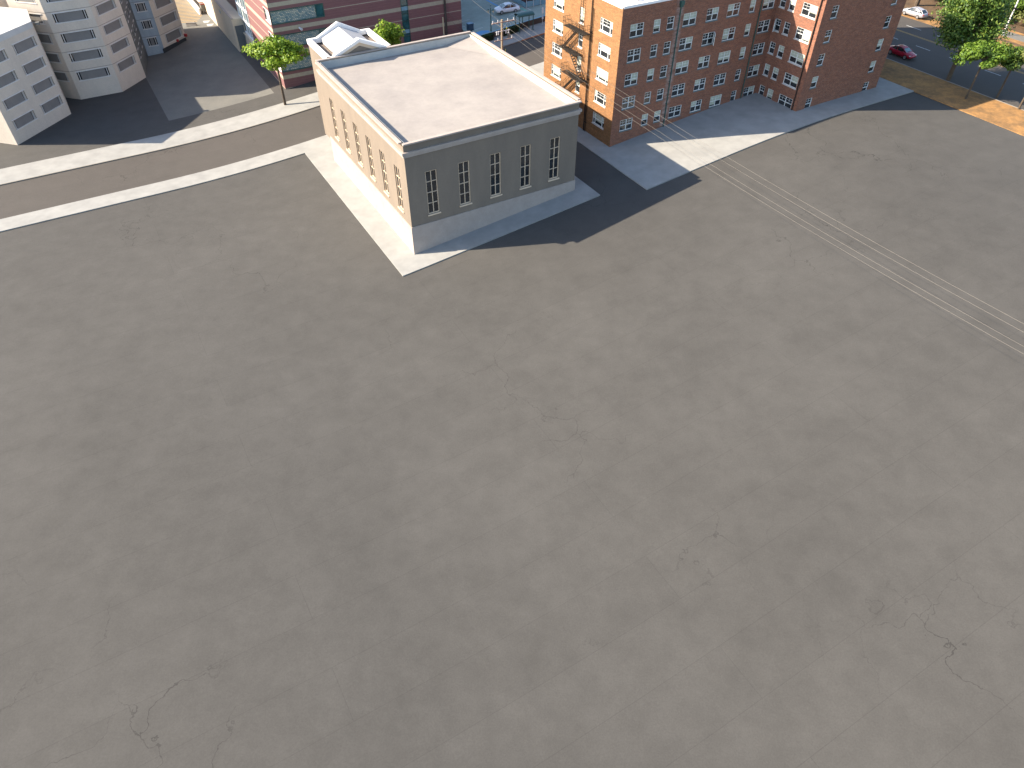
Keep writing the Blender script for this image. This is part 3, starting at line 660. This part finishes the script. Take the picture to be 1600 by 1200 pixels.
f = MB(); f.box(inn[0], 60, HW-5.2, HW-4.85, -.06, .0, RF+.2, HZ-.25); f.box(inn[0], 60, HW-3.9, HW-3.65, -.06, .0, RF+.2, HZ-.25); f.build('scupper', 'brown_panel', h)
f = MB()
for k in range(5): q = off(off(c1, 240, 2.2+k*.22), 150, 3.6+k*.35); f.box(q, 60, -.06, .06, -1.1, 1.1, RF+.16, RF+.24)
# white gabled block: back wall line az 60, block runs az 150 to the hall's rear parapet
Q1 = (-27.89, 101.58); BW, BD = 9.0, 8.35
def blk(s_, d, z): u = U(60); n = U(150); return (Q1[0]+u[0]*s_+n[0]*d, Q1[1]+u[1]*s_+n[1]*d, z)
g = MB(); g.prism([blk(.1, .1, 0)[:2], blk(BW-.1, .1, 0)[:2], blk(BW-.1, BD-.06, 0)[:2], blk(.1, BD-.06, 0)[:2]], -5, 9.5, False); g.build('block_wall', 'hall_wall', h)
apx = 4.5
def gable(mb, d0, d1, prof):        # prof: (s, z) outline from left to right, closed along the bottom
    fr = [blk(a, d0, z) for a, z in prof]; bk = [blk(a, d1, z) for a, z in prof]; n = len(prof)
    mb.face(list(reversed(fr))); mb.face(bk)
    for i in range(n): mb.face([fr[i], fr[(i+1) % n], bk[(i+1) % n], bk[i]])
g = MB()
gable(g, BD-.5, BD, [(0, 9.2), (0, 10), (1.29, 10), (1.29, 9.2)]); gable(g, BD-.5, BD, [(7.71, 9.2), (7.71, 10), (BW, 10), (BW, 9.2)])
gable(g, 0, .42, [(0, 9.4), (0, 10), (1.3, 10), (apx, 11.58), (7.7, 10), (BW, 10), (BW, 9.4)])
for s0, s1 in ((0, .55), (BW-.55, BW)): gable(g, .42, BD, [(s0, 9.4), (s0, 10), (s1, 10), (s1, 9.4)])
g.build('block_parapet', 'white_paint', h)
g = MB(); gable(g, .43, BD-.55, [(1.9, 9.3), (1.9, 9.95), (apx, 11.05), (7.1, 9.95), (7.1, 9.3)]); g.build('gable_roof', 'pale_membrane', h)
g = MB()
for s0, s1 in ((.43, 1.89), (7.11, BW-.43)): g.face([blk(s0, .43, 9.25), blk(s1, .43, 9.25), blk(s1, BD-.4, 9.25), blk(s0, BD-.4, 9.25)])
g.build('gutter', 'gravel', h)
g = MB(); gable(g, BD-.5, BD-.05, [(1.3, 9.3), (1.3, 10.1), (apx, 11.4), (7.7, 10.1), (7.7, 9.3)]); 
g.build('pediment', 'tan_trim', h)
g = MB()                               # raking cornice, two steps
for (o1, o2, dd0, dd1) in ((.0, .26, BD-.5, BD+.22), (-.22, -.0, BD-.5, BD+.10)):
    lo = lambda x: 11.45-abs(x-apx)*.41
    for x0, x1 in ((.95, apx), (apx, 8.05)):
        gable(g, dd0, dd1, [(x0, lo(x0)+o1), (x0, lo(x0)+o2), (x1, lo(x1)+o2), (x1, lo(x1)+o1)])
g.build('raking_cornice', 'white_paint', h)
g = MB(); gable(g, BD-.04, BD+.06, [(1.9, 9.42), (1.9, 9.75), (apx, 10.78), (BW-1.9, 9.75), (BW-1.9, 9.42)]); g.build('tympanum', 'hall_wall', h)

# ------------------------------------------------------------------ street trees and planting
tree('street_tree', (-36.2, 112.2), 8, (4.0, 3.6, 2.2), 4.3, 6500, .24, 'leaf_lime', 'lime green street tree left of the white gabled block', 11, 'lime green street trees')
tree('street_tree', (-18.9, 113.4), 9, (1.95, 1.9, 2.5), 6.3, 4200, .22, 'leaf_lime', 'lime green street tree right of the white gabled block', 12, 'lime green street trees')
tree('broad_tree', (65.5, 108.2), 14, (4.0, 4.0, 5.9), 10.3, 24000, .19, 'leaf_green', 'large dense round green tree between brick building and roadside lamp post', 13, None, .35, 60)
tree('small_tree', (64.8, 101.0), 6, (3.2, 2.5, 1.9), 8.1, 7000, .18, 'leaf_bright', 'low light green tree at the foot of the large round tree', 14, None, .15, 26)
tree('small_tree', (70.6, 97.5), 6, (2.2, 2.2, 1.8), 9.6, 5600, .17, 'leaf_olive', 'low olive tinged tree at the right edge beside the path', 15, None, .15, 22)
tree('small_tree', (69.6, 101.6), 6, (2.2, 2.0, 1.6), 7.6, 4800, .17, 'leaf_green', 'low mid green tree between the light green and the olive tree', 19, None, .15, 22)
tree('roadside_tree', (75.6, 144.3), 16, (6, 6, 3.6), 13.2, 5000, .36, 'leaf_green', 'tall tree with bare dark trunk behind the silver car', 16, None, .42, 40)
for i, (u, v, r, mat, lab) in enumerate([
    (88.5, -46.5, (3.4, 3.0, 1.7), 'leaf_bright', 'bright green spreading shrub behind the white lamp post'),
    (86.5, -51.5, (3.2, 3.0, 1.6), 'leaf_olive', 'olive green spreading shrub right of the lamp post'),
    (90.0, -39.5, (3.2, 3.0, 2.2), 'leaf_green', 'dark green shrub left of the bright spreading shrub'),
    (95.0, -43.0, (3.6, 3.2, 1.9), 'leaf_bright', 'bright green shrub furthest up the bank at the frame edge'),
    (94.5, -49.5, (3.6, 3.2, 2.3), 'leaf_green', 'mid green shrub at top of the bank by the frame edge'),
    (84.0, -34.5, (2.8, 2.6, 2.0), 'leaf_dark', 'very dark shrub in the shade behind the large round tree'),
    (91.5, -46.0, (3.2, 3.0, 2.0), 'leaf_green', 'mid green shrub just behind the bright one by the lamp post'),
    (99.0, -39.0, (4.2, 3.6, 2.2), 'leaf_bright', 'bright green shrub highest on the bank at the top of the frame'),
    (88.5, -42.8, (3.0, 2.8, 1.8), 'leaf_green', 'rounded green shrub between dark shrub and bright spreading shrub'),
    (90.5, -53.0, (3.2, 3.0, 1.7), 'leaf_bright', 'light green shrub lowest on the bank at the right edge'),
    (82.4, -46.5, (2.2, 2.2, 1.1), 'leaf_olive', 'small olive shrub beyond the grey path at right')]):
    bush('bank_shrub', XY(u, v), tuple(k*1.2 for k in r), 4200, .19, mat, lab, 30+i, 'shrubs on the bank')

# ------------------------------------------------------------------ street furniture by the parking lot
def hedge(u0, u1, label, seed):
    x, y = XY((u0+u1)/2, -5.9); o = thing('hedge', (x, y, zt(x, y)), label, 'hedge', 'hedges along the lot wall'); mb = MB(); R = random.Random(seed)
    for k in range(int((u1-u0)*420)):
        u, v = R.uniform(u0, u1), R.uniform(-6.35, -5.45); X, Y = XY(u, v); z = zt(X, Y)+.13
        w = R.choice((0, 0, 1)); h_ = .95 if w == 0 else R.uniform(.05, .95)
        if w: X, Y = XY(u, -6.35+R.uniform(-.05, .08))
        s_ = R.uniform(.06, .13); a = R.uniform(0, pi); c_, n_ = cos(a)*s_, sin(a)*s_; q = R.uniform(-.08, .08)
        mb.face([(X+c_, Y+n_, z+h_+q), (X-n_*.6, Y+c_*.6, z+h_+R.uniform(-.08, .1)), (X-c_, Y-n_, z+h_+q), (X+n_*.6, Y-c_*.6, z+h_-R.uniform(0, .1))])
    mb.build('foliage', 'leaf_dark', o)
    mb = MB(); a = XY(u0, -5.45); slab(mb, u0+.1, u1-.1, -6.25, -5.5, .85); mb.build('stem', 'dark_void', o)
hedge(-.8, 3.0, 'dark clipped hedge left of the utility pole', 1); hedge(4.9, 8.2, 'dark clipped hedge between utility pole and bus shelter', 2)
x, y = XY(6, -5.1); lw_ = thing('lot_wall', (x, y, zt(x, y)), 'low dark stone wall with teal rail edging the parking lot', 'wall')
g = MB(); slab(g, -1.0, 26, -5.35, -4.95, 1.0); g.build('wall', 'hedge_soil', lw_)
g = MB(); slab(g, -1.0, 26, -5.30, -5.0, 1.06); g.build('rail', 'blue_pale', lw_)
x, y = XY(-7, -1.4); dw = thing('planter_wall', (x, y, zt(x, y)), 'dark grey planter wall with pale rim at the foot of the striped block', 'wall')
g = MB(); slab(g, -13.2, -3.2, -2.6, -1.5, 1.15); g.build('wall', 'concrete_panel', dw); g = MB(); slab(g, -13.25, -3.15, -2.66, -2.5, 1.25); g.build('rim', 'blue_pale', dw)
# bus shelter
x, y = XY(8.95, -6.6); bs = thing('bus_shelter', (x, y, zt(x, y)+.13), 'dark green bus shelter with barrel roof on the shaded pavement', 'bus shelter')
zb = zt(x, y)+.13; u0, u1, v0, v1 = -1.4, 1.4, -.7, .7
def bl(a, d, z): q = XY(8.95+a, -6.6+d); return (q[0], q[1], zb+z)
g = MB()
N = 8
for k in range(N):
    t0, t1 = pi*k/N, pi*(k+1)/N
    pr = lambda tt, rr: ((v0+v1)/2-(.85+rr)*cos(tt), 2.6+(.42+rr)*sin(tt))
    a_, b_ = pr(t0, 0), pr(t1, 0); c_, d_ = pr(t0, -.05), pr(t1, -.05)
    g.face([bl(u0-.2, *a_), bl(u1+.2, *a_), bl(u1+.2, *b_), bl(u0-.2, *b_)]); g.face([bl(u1+.2, *c_), bl(u0-.2, *c_), bl(u0-.2, *d_), bl(u1+.2, *d_)])
    g.face([bl(u0-.2, *a_), bl(u0-.2, *b_), bl(u0-.2, *d_), bl(u0-.2, *c_)]); g.face([bl(u1+.2, *b_), bl(u1+.2, *a_), bl(u1+.2, *c_), bl(u1+.2, *d_)])
g.build('roof', 'green_metal', bs, False)
for a in (u0, 0.05, u1):
    for d in (v0, v1):
        if a == 0.05 and d == v0: continue
        g = MB(); g.tube(bl(a, d, 0), bl(a, d, 2.6), .075, 8); g.build('post', 'green_metal', bs)
g = MB(); g.tube(bl(u0, v0, 2.58), bl(u1, v0, 2.58), .05, 6); g.tube(bl(u0, v1, 2.58), bl(u1, v1, 2.58), .05, 6); g.tube(bl(u0, v0, 2.58), bl(u0, v1, 2.58), .05, 6); g.tube(bl(u1, v0, 2.58), bl(u1, v1, 2.58), .05, 6); g.build('beam', 'green_metal', bs)
g = MB()
for k in range(5): g.tube(bl(u0+.3, .35+k*.08-.05, .47), bl(u1-.3, .35+k*.08-.05, .47), .035, 5)
for a in (u0+.5, u1-.5): g.tube(bl(a, .45, 0), bl(a, .45, .45), .04, 6)
g.build('bench', 'dark_metal', bs)
# lantern post
x, y = XY(3.43, -4.5); z = zt(x, y)+LH; lp = thing('lantern_post', (x, y, z), 'dark green twin lantern post beside the lot wall', 'street lamp')
g = MB(); g.tube((x, y, z), (x, y, z+3.9), .09, 8, .065); g.tube((x, y, z), (x, y, z+.6), .14, 10, .09); g.build('post', 'green_metal', lp)
g = MB(); a, c = off((x, y), 90, .42), off((x, y), -90, .42); g.tube((*a, z+3.5), (*c, z+3.5), .03, 6); g.ball((x, y, z+4.2), .1); g.build('bracket', 'green_metal', lp)
for q in (a, c):
    g = MB(); g.tube((*q, z+3.1), (*q, z+3.5), .09, 8, .17); l = g.build('lantern', 'lantern', lp); g = MB(); g.tube((*q, z+3.5), (*q, z+3.75), .19, 8, .02); g.build('lantern_cap', 'green_metal', l)
# bus stop sign
x, y = XY(12.7, -6.6); z = zt(x, y)+.13; bg = thing('bus_stop_sign', (x, y, z), 'slim pole with tall pale sign plate right of the bus shelter', 'sign')
g = MB(); g.tube((x, y, z), (x, y, z+3.0), .035, 8); g.build('pole', 'steel', bg); g = MB(); g.box((x, y), 60, -.18, .18, .04, .07, z+2.0, z+2.95); g.build('sign_plate', 'sign_white', bg)
g = MB(); g.box((x, y), 60, -.16, .16, .04, .09, z+1.05, z+1.4); g.build('timetable_case', 'sign_white', bg)
# blue railing and bin of the lot
x, y = XY(16, 1); z = zt(x, y)+LH; br = thing('blue_railing', (x, y, z), 'blue panelled railing with slim posts at the back of the lot', 'railing')
g = MB(); zq = z
g.box(XY(13.7, 6.5), 150, 0, 5.6, -.05, .05, zq+.05, zq+.75); g.box(XY(13.75, .85), 60, 0, 14, -.05, .05, zq+.1, zq+.95); g.build('panel', 'blue_pale', br)
for k in range(7): g = MB(); q = XY(13.8+k*1.5, .75); g.tube((*q, zq-.1), (*q, zq+2.0), .05, 6); g.build('post', 'steel', br)
x, y = XY(20, 5); z = zt(x, y)+LH; sb = thing('brown_kiosk', (x, y, z), 'low dark brown building with windows behind the blue railing', 'building')
g = MB(); K0 = XY(14.6, 3.0); wo = [(1.0+2.2*k, 2.4+2.2*k, z+.9, z+2.3) for k in range(5)]; wall(g, K0, 60, 14, z-1, z+3.2, wo); wall(g, XY(14.6, 11.0), 150, 8, z-1, z+3.2); wall(g, XY(28.6, 3), -30, 8, z-1, z+3.2); wall(g, XY(28.6, 11), 240, 14, z-1, z+3.2); g.build('wall', 'brown_panel', sb)
g = MB(); g.face([(*XY(*q), z+3.2) for q in ((14.5, 2.9), (28.7, 2.9), (28.7, 11.1), (14.5, 11.1))]); g.build('roof', 'concrete_panel', sb)
for a, c, d, e in wo:
    f = MB(); f.box(K0, 60, a, c, -.12, .03, d, d+.08); f.box(K0, 60, a, c, -.12, .03, e-.08, e); f.box(K0, 60, (a+c)/2-.04, (a+c)/2+.04, -.12, .02, d+.08, e-.08); o = f.build('window', 'mullion', sb); q = MB(); q.quad(K0, 60, a, c, -.1, d, e); q.build('pane', 'dark_glass', o)
x, y = XY(.95, -1.3); z = zt(x, y)+LH; bb = thing('recycling_bin', (x, y, z), 'dark blue bin standing against the right end of the striped block', 'bin')
g = MB(); g.box((x, y), 60, -.5, .5, -.4, .4, z+.1, z+1.15); g.build('body', 'bin_blue', bb); g = MB(); g.box((x, y), 60, -.55, .55, -.45, .45, z+1.15, z+1.23); g.build('lid', 'blue_panel', bb)
# ------------------------------------------------------------------ poles and wires
def pole(xy, hgt, r0, r1, mat, name, label):
    z = zt(*xy); o = thing(name, (*xy, z), label, 'utility pole'); g = MB(); g.tube((*xy, z-.2), (*xy, z+hgt), r0, 12, r1); g.build('pole', mat, o); return o, z
PU = (-1.49, 110.88)
pu, z0 = pole(PU, 10.2, .19, .14, 'wood', 'utility_pole', 'weathered wooden utility pole with two crossarms and white insulators')
def arm(s0, s1, z, ins, th=.07):
    g = MB(); g.box(PU, 60, s0, s1, .1, .1+2*th, z-th, z+th); a = g.build('crossarm', 'crossarm', pu)
    for q in ins: g = MB(); p_ = off(off(PU, 60, q), 150, .17); g.tube((*p_, z+th), (*p_, z+th+.22), .06, 8, .04); g.ball((*p_, z+th+.26), .07, 1, 6); g.build('insulator', 'porcelain', a)
    return a
arm(-1.75, 2.05, 9.35, (-1.6, -.75, .9, 1.9)); arm(-1.35, 1.75, 6.9, (-.75, 1.6), .05)
g = MB(); 
for s0, s1 in ((-.9, -.05), (.9, .05)): a, c = off(PU, 60, s0), off(PU, 60, s1); g.tube((*off(a, 150, .22), 9.28), (*off(c, 150, .2), 8.5), .028, 5)
for q, dz in ((.55, 8.9), (1.05, 8.95), (2.0, 9.1)): a = off(off(PU, 60, q), 150, .3); g.tube((*a, dz+.3), (*off(a, 60, .3), dz-.1), .035, 5)
g.build('brace', 'steel', pu)
g = MB(); 
for s0 in (-1.0, -.7, .55, 1.0): a = off(off(PU, 60, s0), 150, .25); g.tube((*a, 7.75), (*a, 8.25), .085, 8, .06)
g.box(PU, 60, -1.1, 1.25, .13, .2, 8.1, 8.18); g.build('fuse_cutout', 'porcelain', pu)
g = MB(); a = off(off(PU, 60, .95), 150, .3); g.tube((*a, 7.1), (*a, 7.8), .2, 10); g.build('transformer', 'grey_box', pu)
g = MB(); a = off(off(PU, 60, .7), 150, .2); g.tube((*a, 8.3), (*a, 8.55), .06, 8); a = off(PU, 150, .24); a = off(a, 60, .45); g.tube((*a, 5.1), (*a, 5.55), .05, 8); g.build('yellow_guard', 'yellow_guard', pu)
PV = off(PU, 150, 93.0)
pv, zv = pole(PV, 9.6, .18, .13, 'wood', 'utility_pole', 'wooden utility pole nearest the camera, carrying the near ends of the wires')
g = MB(); g.box(PV, 60, -1.75, 2.05, .1, .22, zv+9.0, zv+9.14); g.build('crossarm', 'crossarm', pv)
wg = 'overhead wires between the poles'
def wire(a, c, sag, label, r=.010):
    g = MB(); N = 14; pts = []
    for k in range(N+1):
        t_ = k/N; pts.append((a[0]+(c[0]-a[0])*t_, a[1]+(c[1]-a[1])*t_, a[2]+(c[2]-a[2])*t_-sag*4*t_*(1-t_)))
    for p_, q_ in zip(pts, pts[1:]): g.tube(p_, q_, r, 5, None, False)
    return tag(g.build('overhead_wire', 'wire'), label, 'wire', wg)
for q, lab in ((-1.6, 'pale overhead wire from the crossarm end nearest the parapet roof'), (-.75, 'pale overhead wire second from the parapet roof side'), (.9, 'pale overhead wire second from the brick building side'), (1.9, 'pale overhead wire from the crossarm end nearest the brick building')):
    a = off(off(PU, 60, q), 150, .17); c = off(off(PV, 60, q), 150, .17); wire((*a, 9.7), (*c, zv+9.25), 1.6, lab)
PD = (-11.55, 133.0); pd, zd = pole(PD, 12, .2, .15, 'wood_dark', 'utility_pole', 'tall dark utility pole in front of the striped block')
g = MB(); g.box(PD, 60, -1.2, 1.2, .12, .24, zd+11.2, zd+11.35); g.build('crossarm', 'crossarm', pd)
wire((PU[0], PU[1], 9.3), (PD[0], PD[1], zd+10.8), .5, 'overhead wire running back from weathered pole to dark pole')
for zz, e in ((4.8, (2.1, -.3)), (3.9, (.6, -.4))):
    q = XY(*e); g = MB(); g.tube((PD[0], PD[1], zd+zz), (*q, zt(*q)), .02, 5); g.build('guy_wire', 'wire', pd)
q = off(PD, -100, .5); g = MB(); g.tube((*q, zt(*q)), (*q, zt(*q)+3.8), .13, 8, .11); g.box(q, 60, -.11, .11, -.11, .11, zt(*q)+3.6, zt(*q)+3.66)
tag(g.build('wooden_post', 'pale_wood'), 'short pale post standing close beside the tall dark utility pole', 'post')
# white roadside lamp post
x, y = 83.47, 127.79; z = 2.03; wl_ = thing('lamp_post', (x, y, z), 'tall white lamp post standing at the edge of the grey path', 'street lamp')
g = MB(); g.tube((x, y, z), (x, y, z+10.5), .12, 12, .075); g.build('post', 'white_paint', wl_)
g = MB(); g.tube((x, y, z-.02), (x, y, z+.25), .24, 12, .16); g.build('base', 'steel', wl_)
g = MB(); g.tube((x, y, z+4.2), (x, y, z+4.45), .17, 10); g.box((x, y), 90, -.4, .55, -.06, .06, z+4.05, z+4.3); g.build('clamp', 'dark_metal', wl_)
g = MB(); g.tube((x, y, z+10.4), (x-1.6, y+.4, z+10.9), .05, 8); g.box((x-1.9, y+.5), -75, -.4, .4, -.15, .15, z+10.82, z+10.98); g.build('lamp_head', 'steel', wl_)
# alley clutter
x, y = -64.9, 159.0; q = XY(-36.5, 30); rw = thing('ramp_wall', (-67.5, 163, -3.65), 'bright white low parapet wall in the sunlit alley', 'wall')
a, c = (-64.45, 157.9), (-75.5, 177.0); g = MB(); az = degrees(atan2(c[0]-a[0], c[1]-a[1])); g.box(a, az, 0, 22, .0, .35, -4, -2.55); g.build('wall', 'white_paint', rw)
g = MB(); g.box(a, az, -.05, 22, -.05, .40, -2.55, -2.45); g.build('cap', 'white_roof', rw)
dm = thing('waste_container', (-63.2, 158.6, -3.6), 'grey steel waste container with red top edge beside the white parapet wall', 'container')
g = MB(); g.box((-63.9, 158.3), 60, 0, 1.7, -1.1, 0, -3.0, -1.7); g.build('body', 'grey_box', dm)
g = MB(); g.box((-63.9, 158.3), 60, -.05, 1.75, -.0, .06, -1.78, -1.62); g.box((-63.9, 158.3), 60, -.05, 1.75, -1.15, -1.1, -1.78, -1.62); g.build('rim', 'red_paint', dm)
for a in (.05, 1.6):
    for d in (-1.05, -.05): g = MB(); g.box((-63.9, 158.3), 60, a, a+.1, d-.05, d+.05, -3.7, -3.0); g.build('leg', 'dark_metal', dm)
x, y = -64.2, 151.9; tb_ = thing('kerb_block', (x, y, zt(x, y)), 'low grey concrete block at the edge of the alley shadow', 'barrier')
g = MB(); z = zt(x, y); pr = [(-.3, 0), (.3, 0), (.16, .35), (.12, .6), (-.12, .6), (-.16, .35)]
F_ = [(x-1.0, y+a, z+c) for a, c in pr]; Bk = [(x+1.0, y+a, z+c) for a, c in pr]
for i in range(6): g.face([F_[i], F_[(i+1) % 6], Bk[(i+1) % 6], Bk[i]])
g.face(F_); g.face(list(reversed(Bk))); g.build('block', 'concrete_panel', tb_); g = MB(); g.tube((x+.85, y, z+.55), (x+.85, y, z+.85), .04, 6); g.build('lifting_hook', 'dark_metal', tb_)

# ------------------------------------------------------------------ cars
def loft(mb, secs):
    for a, c in zip(secs, secs[1:]):
        n = len(a)
        for i in range(n): mb.face([a[i], a[(i+1) % n], c[(i+1) % n], c[i]])
    mb.face(list(reversed(secs[0]))); mb.face(secs[-1])
def ring(x, w, zb, zs, zt_, crown_=.05):
    h = [(w*.86, zb), (w*.98, zb+.10), (w, zb+(zs-zb)*.55), (w*.965, zs), (w*.80, zt_), (w*.4, zt_+crown_)]
    return [(x, y, z) for y, z in h]+[(x, -y, z) for y, z in reversed(h)]
def car(name, loc, heading, paint, label, L=4.6, W=.92, hatch=False, pale_front=False):
    o = thing(name, loc, label, 'car'); f = L/2
    g = MB(); secs = [ring(-f, W*.78, .42, .72, .80), ring(-f+.12, W*.92, .30, .78, .90), ring(-f+.55, W*.98, .24, .86, .98), ring(-1.3, W, .24, .90, .99), ring(0, W, .22, .88, .96), ring(.75, W, .22, .86, .95),
            ring(1.25, W*.99, .24, .84, .93), ring(f-.55, W*.97, .24, .74, .82), ring(f-.14, W*.88, .30, .62, .68), ring(f, W*.72, .40, .54, .58)]
    loft(g, secs); g.build('body', paint, o, True, True, True)
    rt = -f+.25 if hatch else -f+.55
    gh = [(rt, .96, .98, .66, .64), (rt+(.55 if hatch else .85), .95, 1.34, .78, .60), (-.55, .95, 1.445, .82, .62), (.15, .94, 1.44, .82, .62), (.55, .93, 1.32, .80, .61), (1.28, .92, .94, .72, .68)]
    g = MB(); S_ = [[(x, wb, zb), (x, (wb+wt)/2+.02, (zb+zt2)/2), (x, wt, zt2), (x, wt*.5, zt2+.03), (x, -wt*.5, zt2+.03), (x, -wt, zt2), (x, -(wb+wt)/2-.02, (zb+zt2)/2), (x, -wb, zb)] for x, zb, zt2, wb, wt in gh]
    loft(g, S_); g.build('window_glass', 'car_glass', o, False, False, True)
    g = MB(); R_ = [[(x, wt+.015, zt2-.03), (x, wt-.03, zt2+.02), (x, wt*.5, zt2+.045), (x, -wt*.5, zt2+.045), (x, -wt+.03, zt2+.02), (x, -wt-.015, zt2-.03)] for x, zb, zt2, wb, wt in gh[1:5]]
    loft(g, R_); 
    for sg in (1, -1):                                            # pillars
        for (i, j) in ((0, 1), (4, 5)):
            A_, B_ = gh[i], gh[j]; g.tube((A_[0], sg*(A_[4] if i else A_[3]), A_[2]), (B_[0], sg*(B_[4] if j < 5 else B_[3]), B_[2]), .045, 6)
        g.tube((-.35, sg*.845, .93), (-.42, sg*.635, 1.43), .04, 6)
    g.build('roof', paint, o, False, False, True)
    g = MB(); w = [(1.24, .66, .97), (.58, .58, 1.325)]
    g.face([(w[0][0]+.03, -w[0][1], w[0][2]), (w[0][0]+.03, w[0][1], w[0][2]), (w[1][0]+.03, w[1][1], w[1][2]+.01), (w[1][0]+.03, -w[1][1], w[1][2]+.01)]); 
    g.face([(w[1][0]-.02, -w[1][1], w[1][2]-.02), (w[1][0]-.02, w[1][1], w[1][2]-.02), (w[0][0]-.02, w[0][1], w[0][2]-.02), (w[0][0]-.02, -w[0][1], w[0][2]-.02)])
    g.build('windscreen', 'car_glass_pale', o, False, False, True)
    for sx in (f-.92, -f+.95):
        for sy in (1, -1):
            g = MB(); g.tube((sx, sy*(W-.22), .33), (sx, sy*(W+.015), .33), .335, 20); wh = g.build('wheel', 'rubber', o, False, False, True)
            g = MB(); g.tube((sx, sy*(W+.0), .33), (sx, sy*(W+.025), .33), .225, 14); 
            g.build('rim', 'rim', wh, False, False, True)
    for sy in (1, -1):
        g = MB(); g.box((f-.30, sy*W*.70), 90, -.12, .16, -.17, .17, .60, .72); g.build('headlight', 'lamp_clear', o, False, False, True)
        g = MB(); g.box((-f+.08, sy*W*.68), 90, -.10, .10, -.17, .17, .72, .86); g.build('tail_light', 'lamp_red', o, False, False, True)
        g = MB(); g.box((.85, sy*(W+.08)), 90, -.09, .09, -.1, .1, .93, 1.06); g.build('mirror', paint, o, False, False, True)
    o.rotation_euler = (0, 0, radians(90-heading)); return o
cw_ = car('parked_car', (-.94, 141.3, zt(-.94, 141.3)+LH+.02), 245, 'car_white', 'white rounded saloon parked in the shaded lot behind the bus shelter')
cw_.rotation_euler = (radians(-3), 0, radians(90-248))
car('parked_car', (72.55, 138.15, 2.04), -30, 'car_silver', 'silver hatchback parked on the dry grass verge across the road', 4.6, .92, True)
car('parked_car', (62.35, 118.3, 2.02), 150, 'car_red', 'dark red car at the near kerb beside the brick building corner')
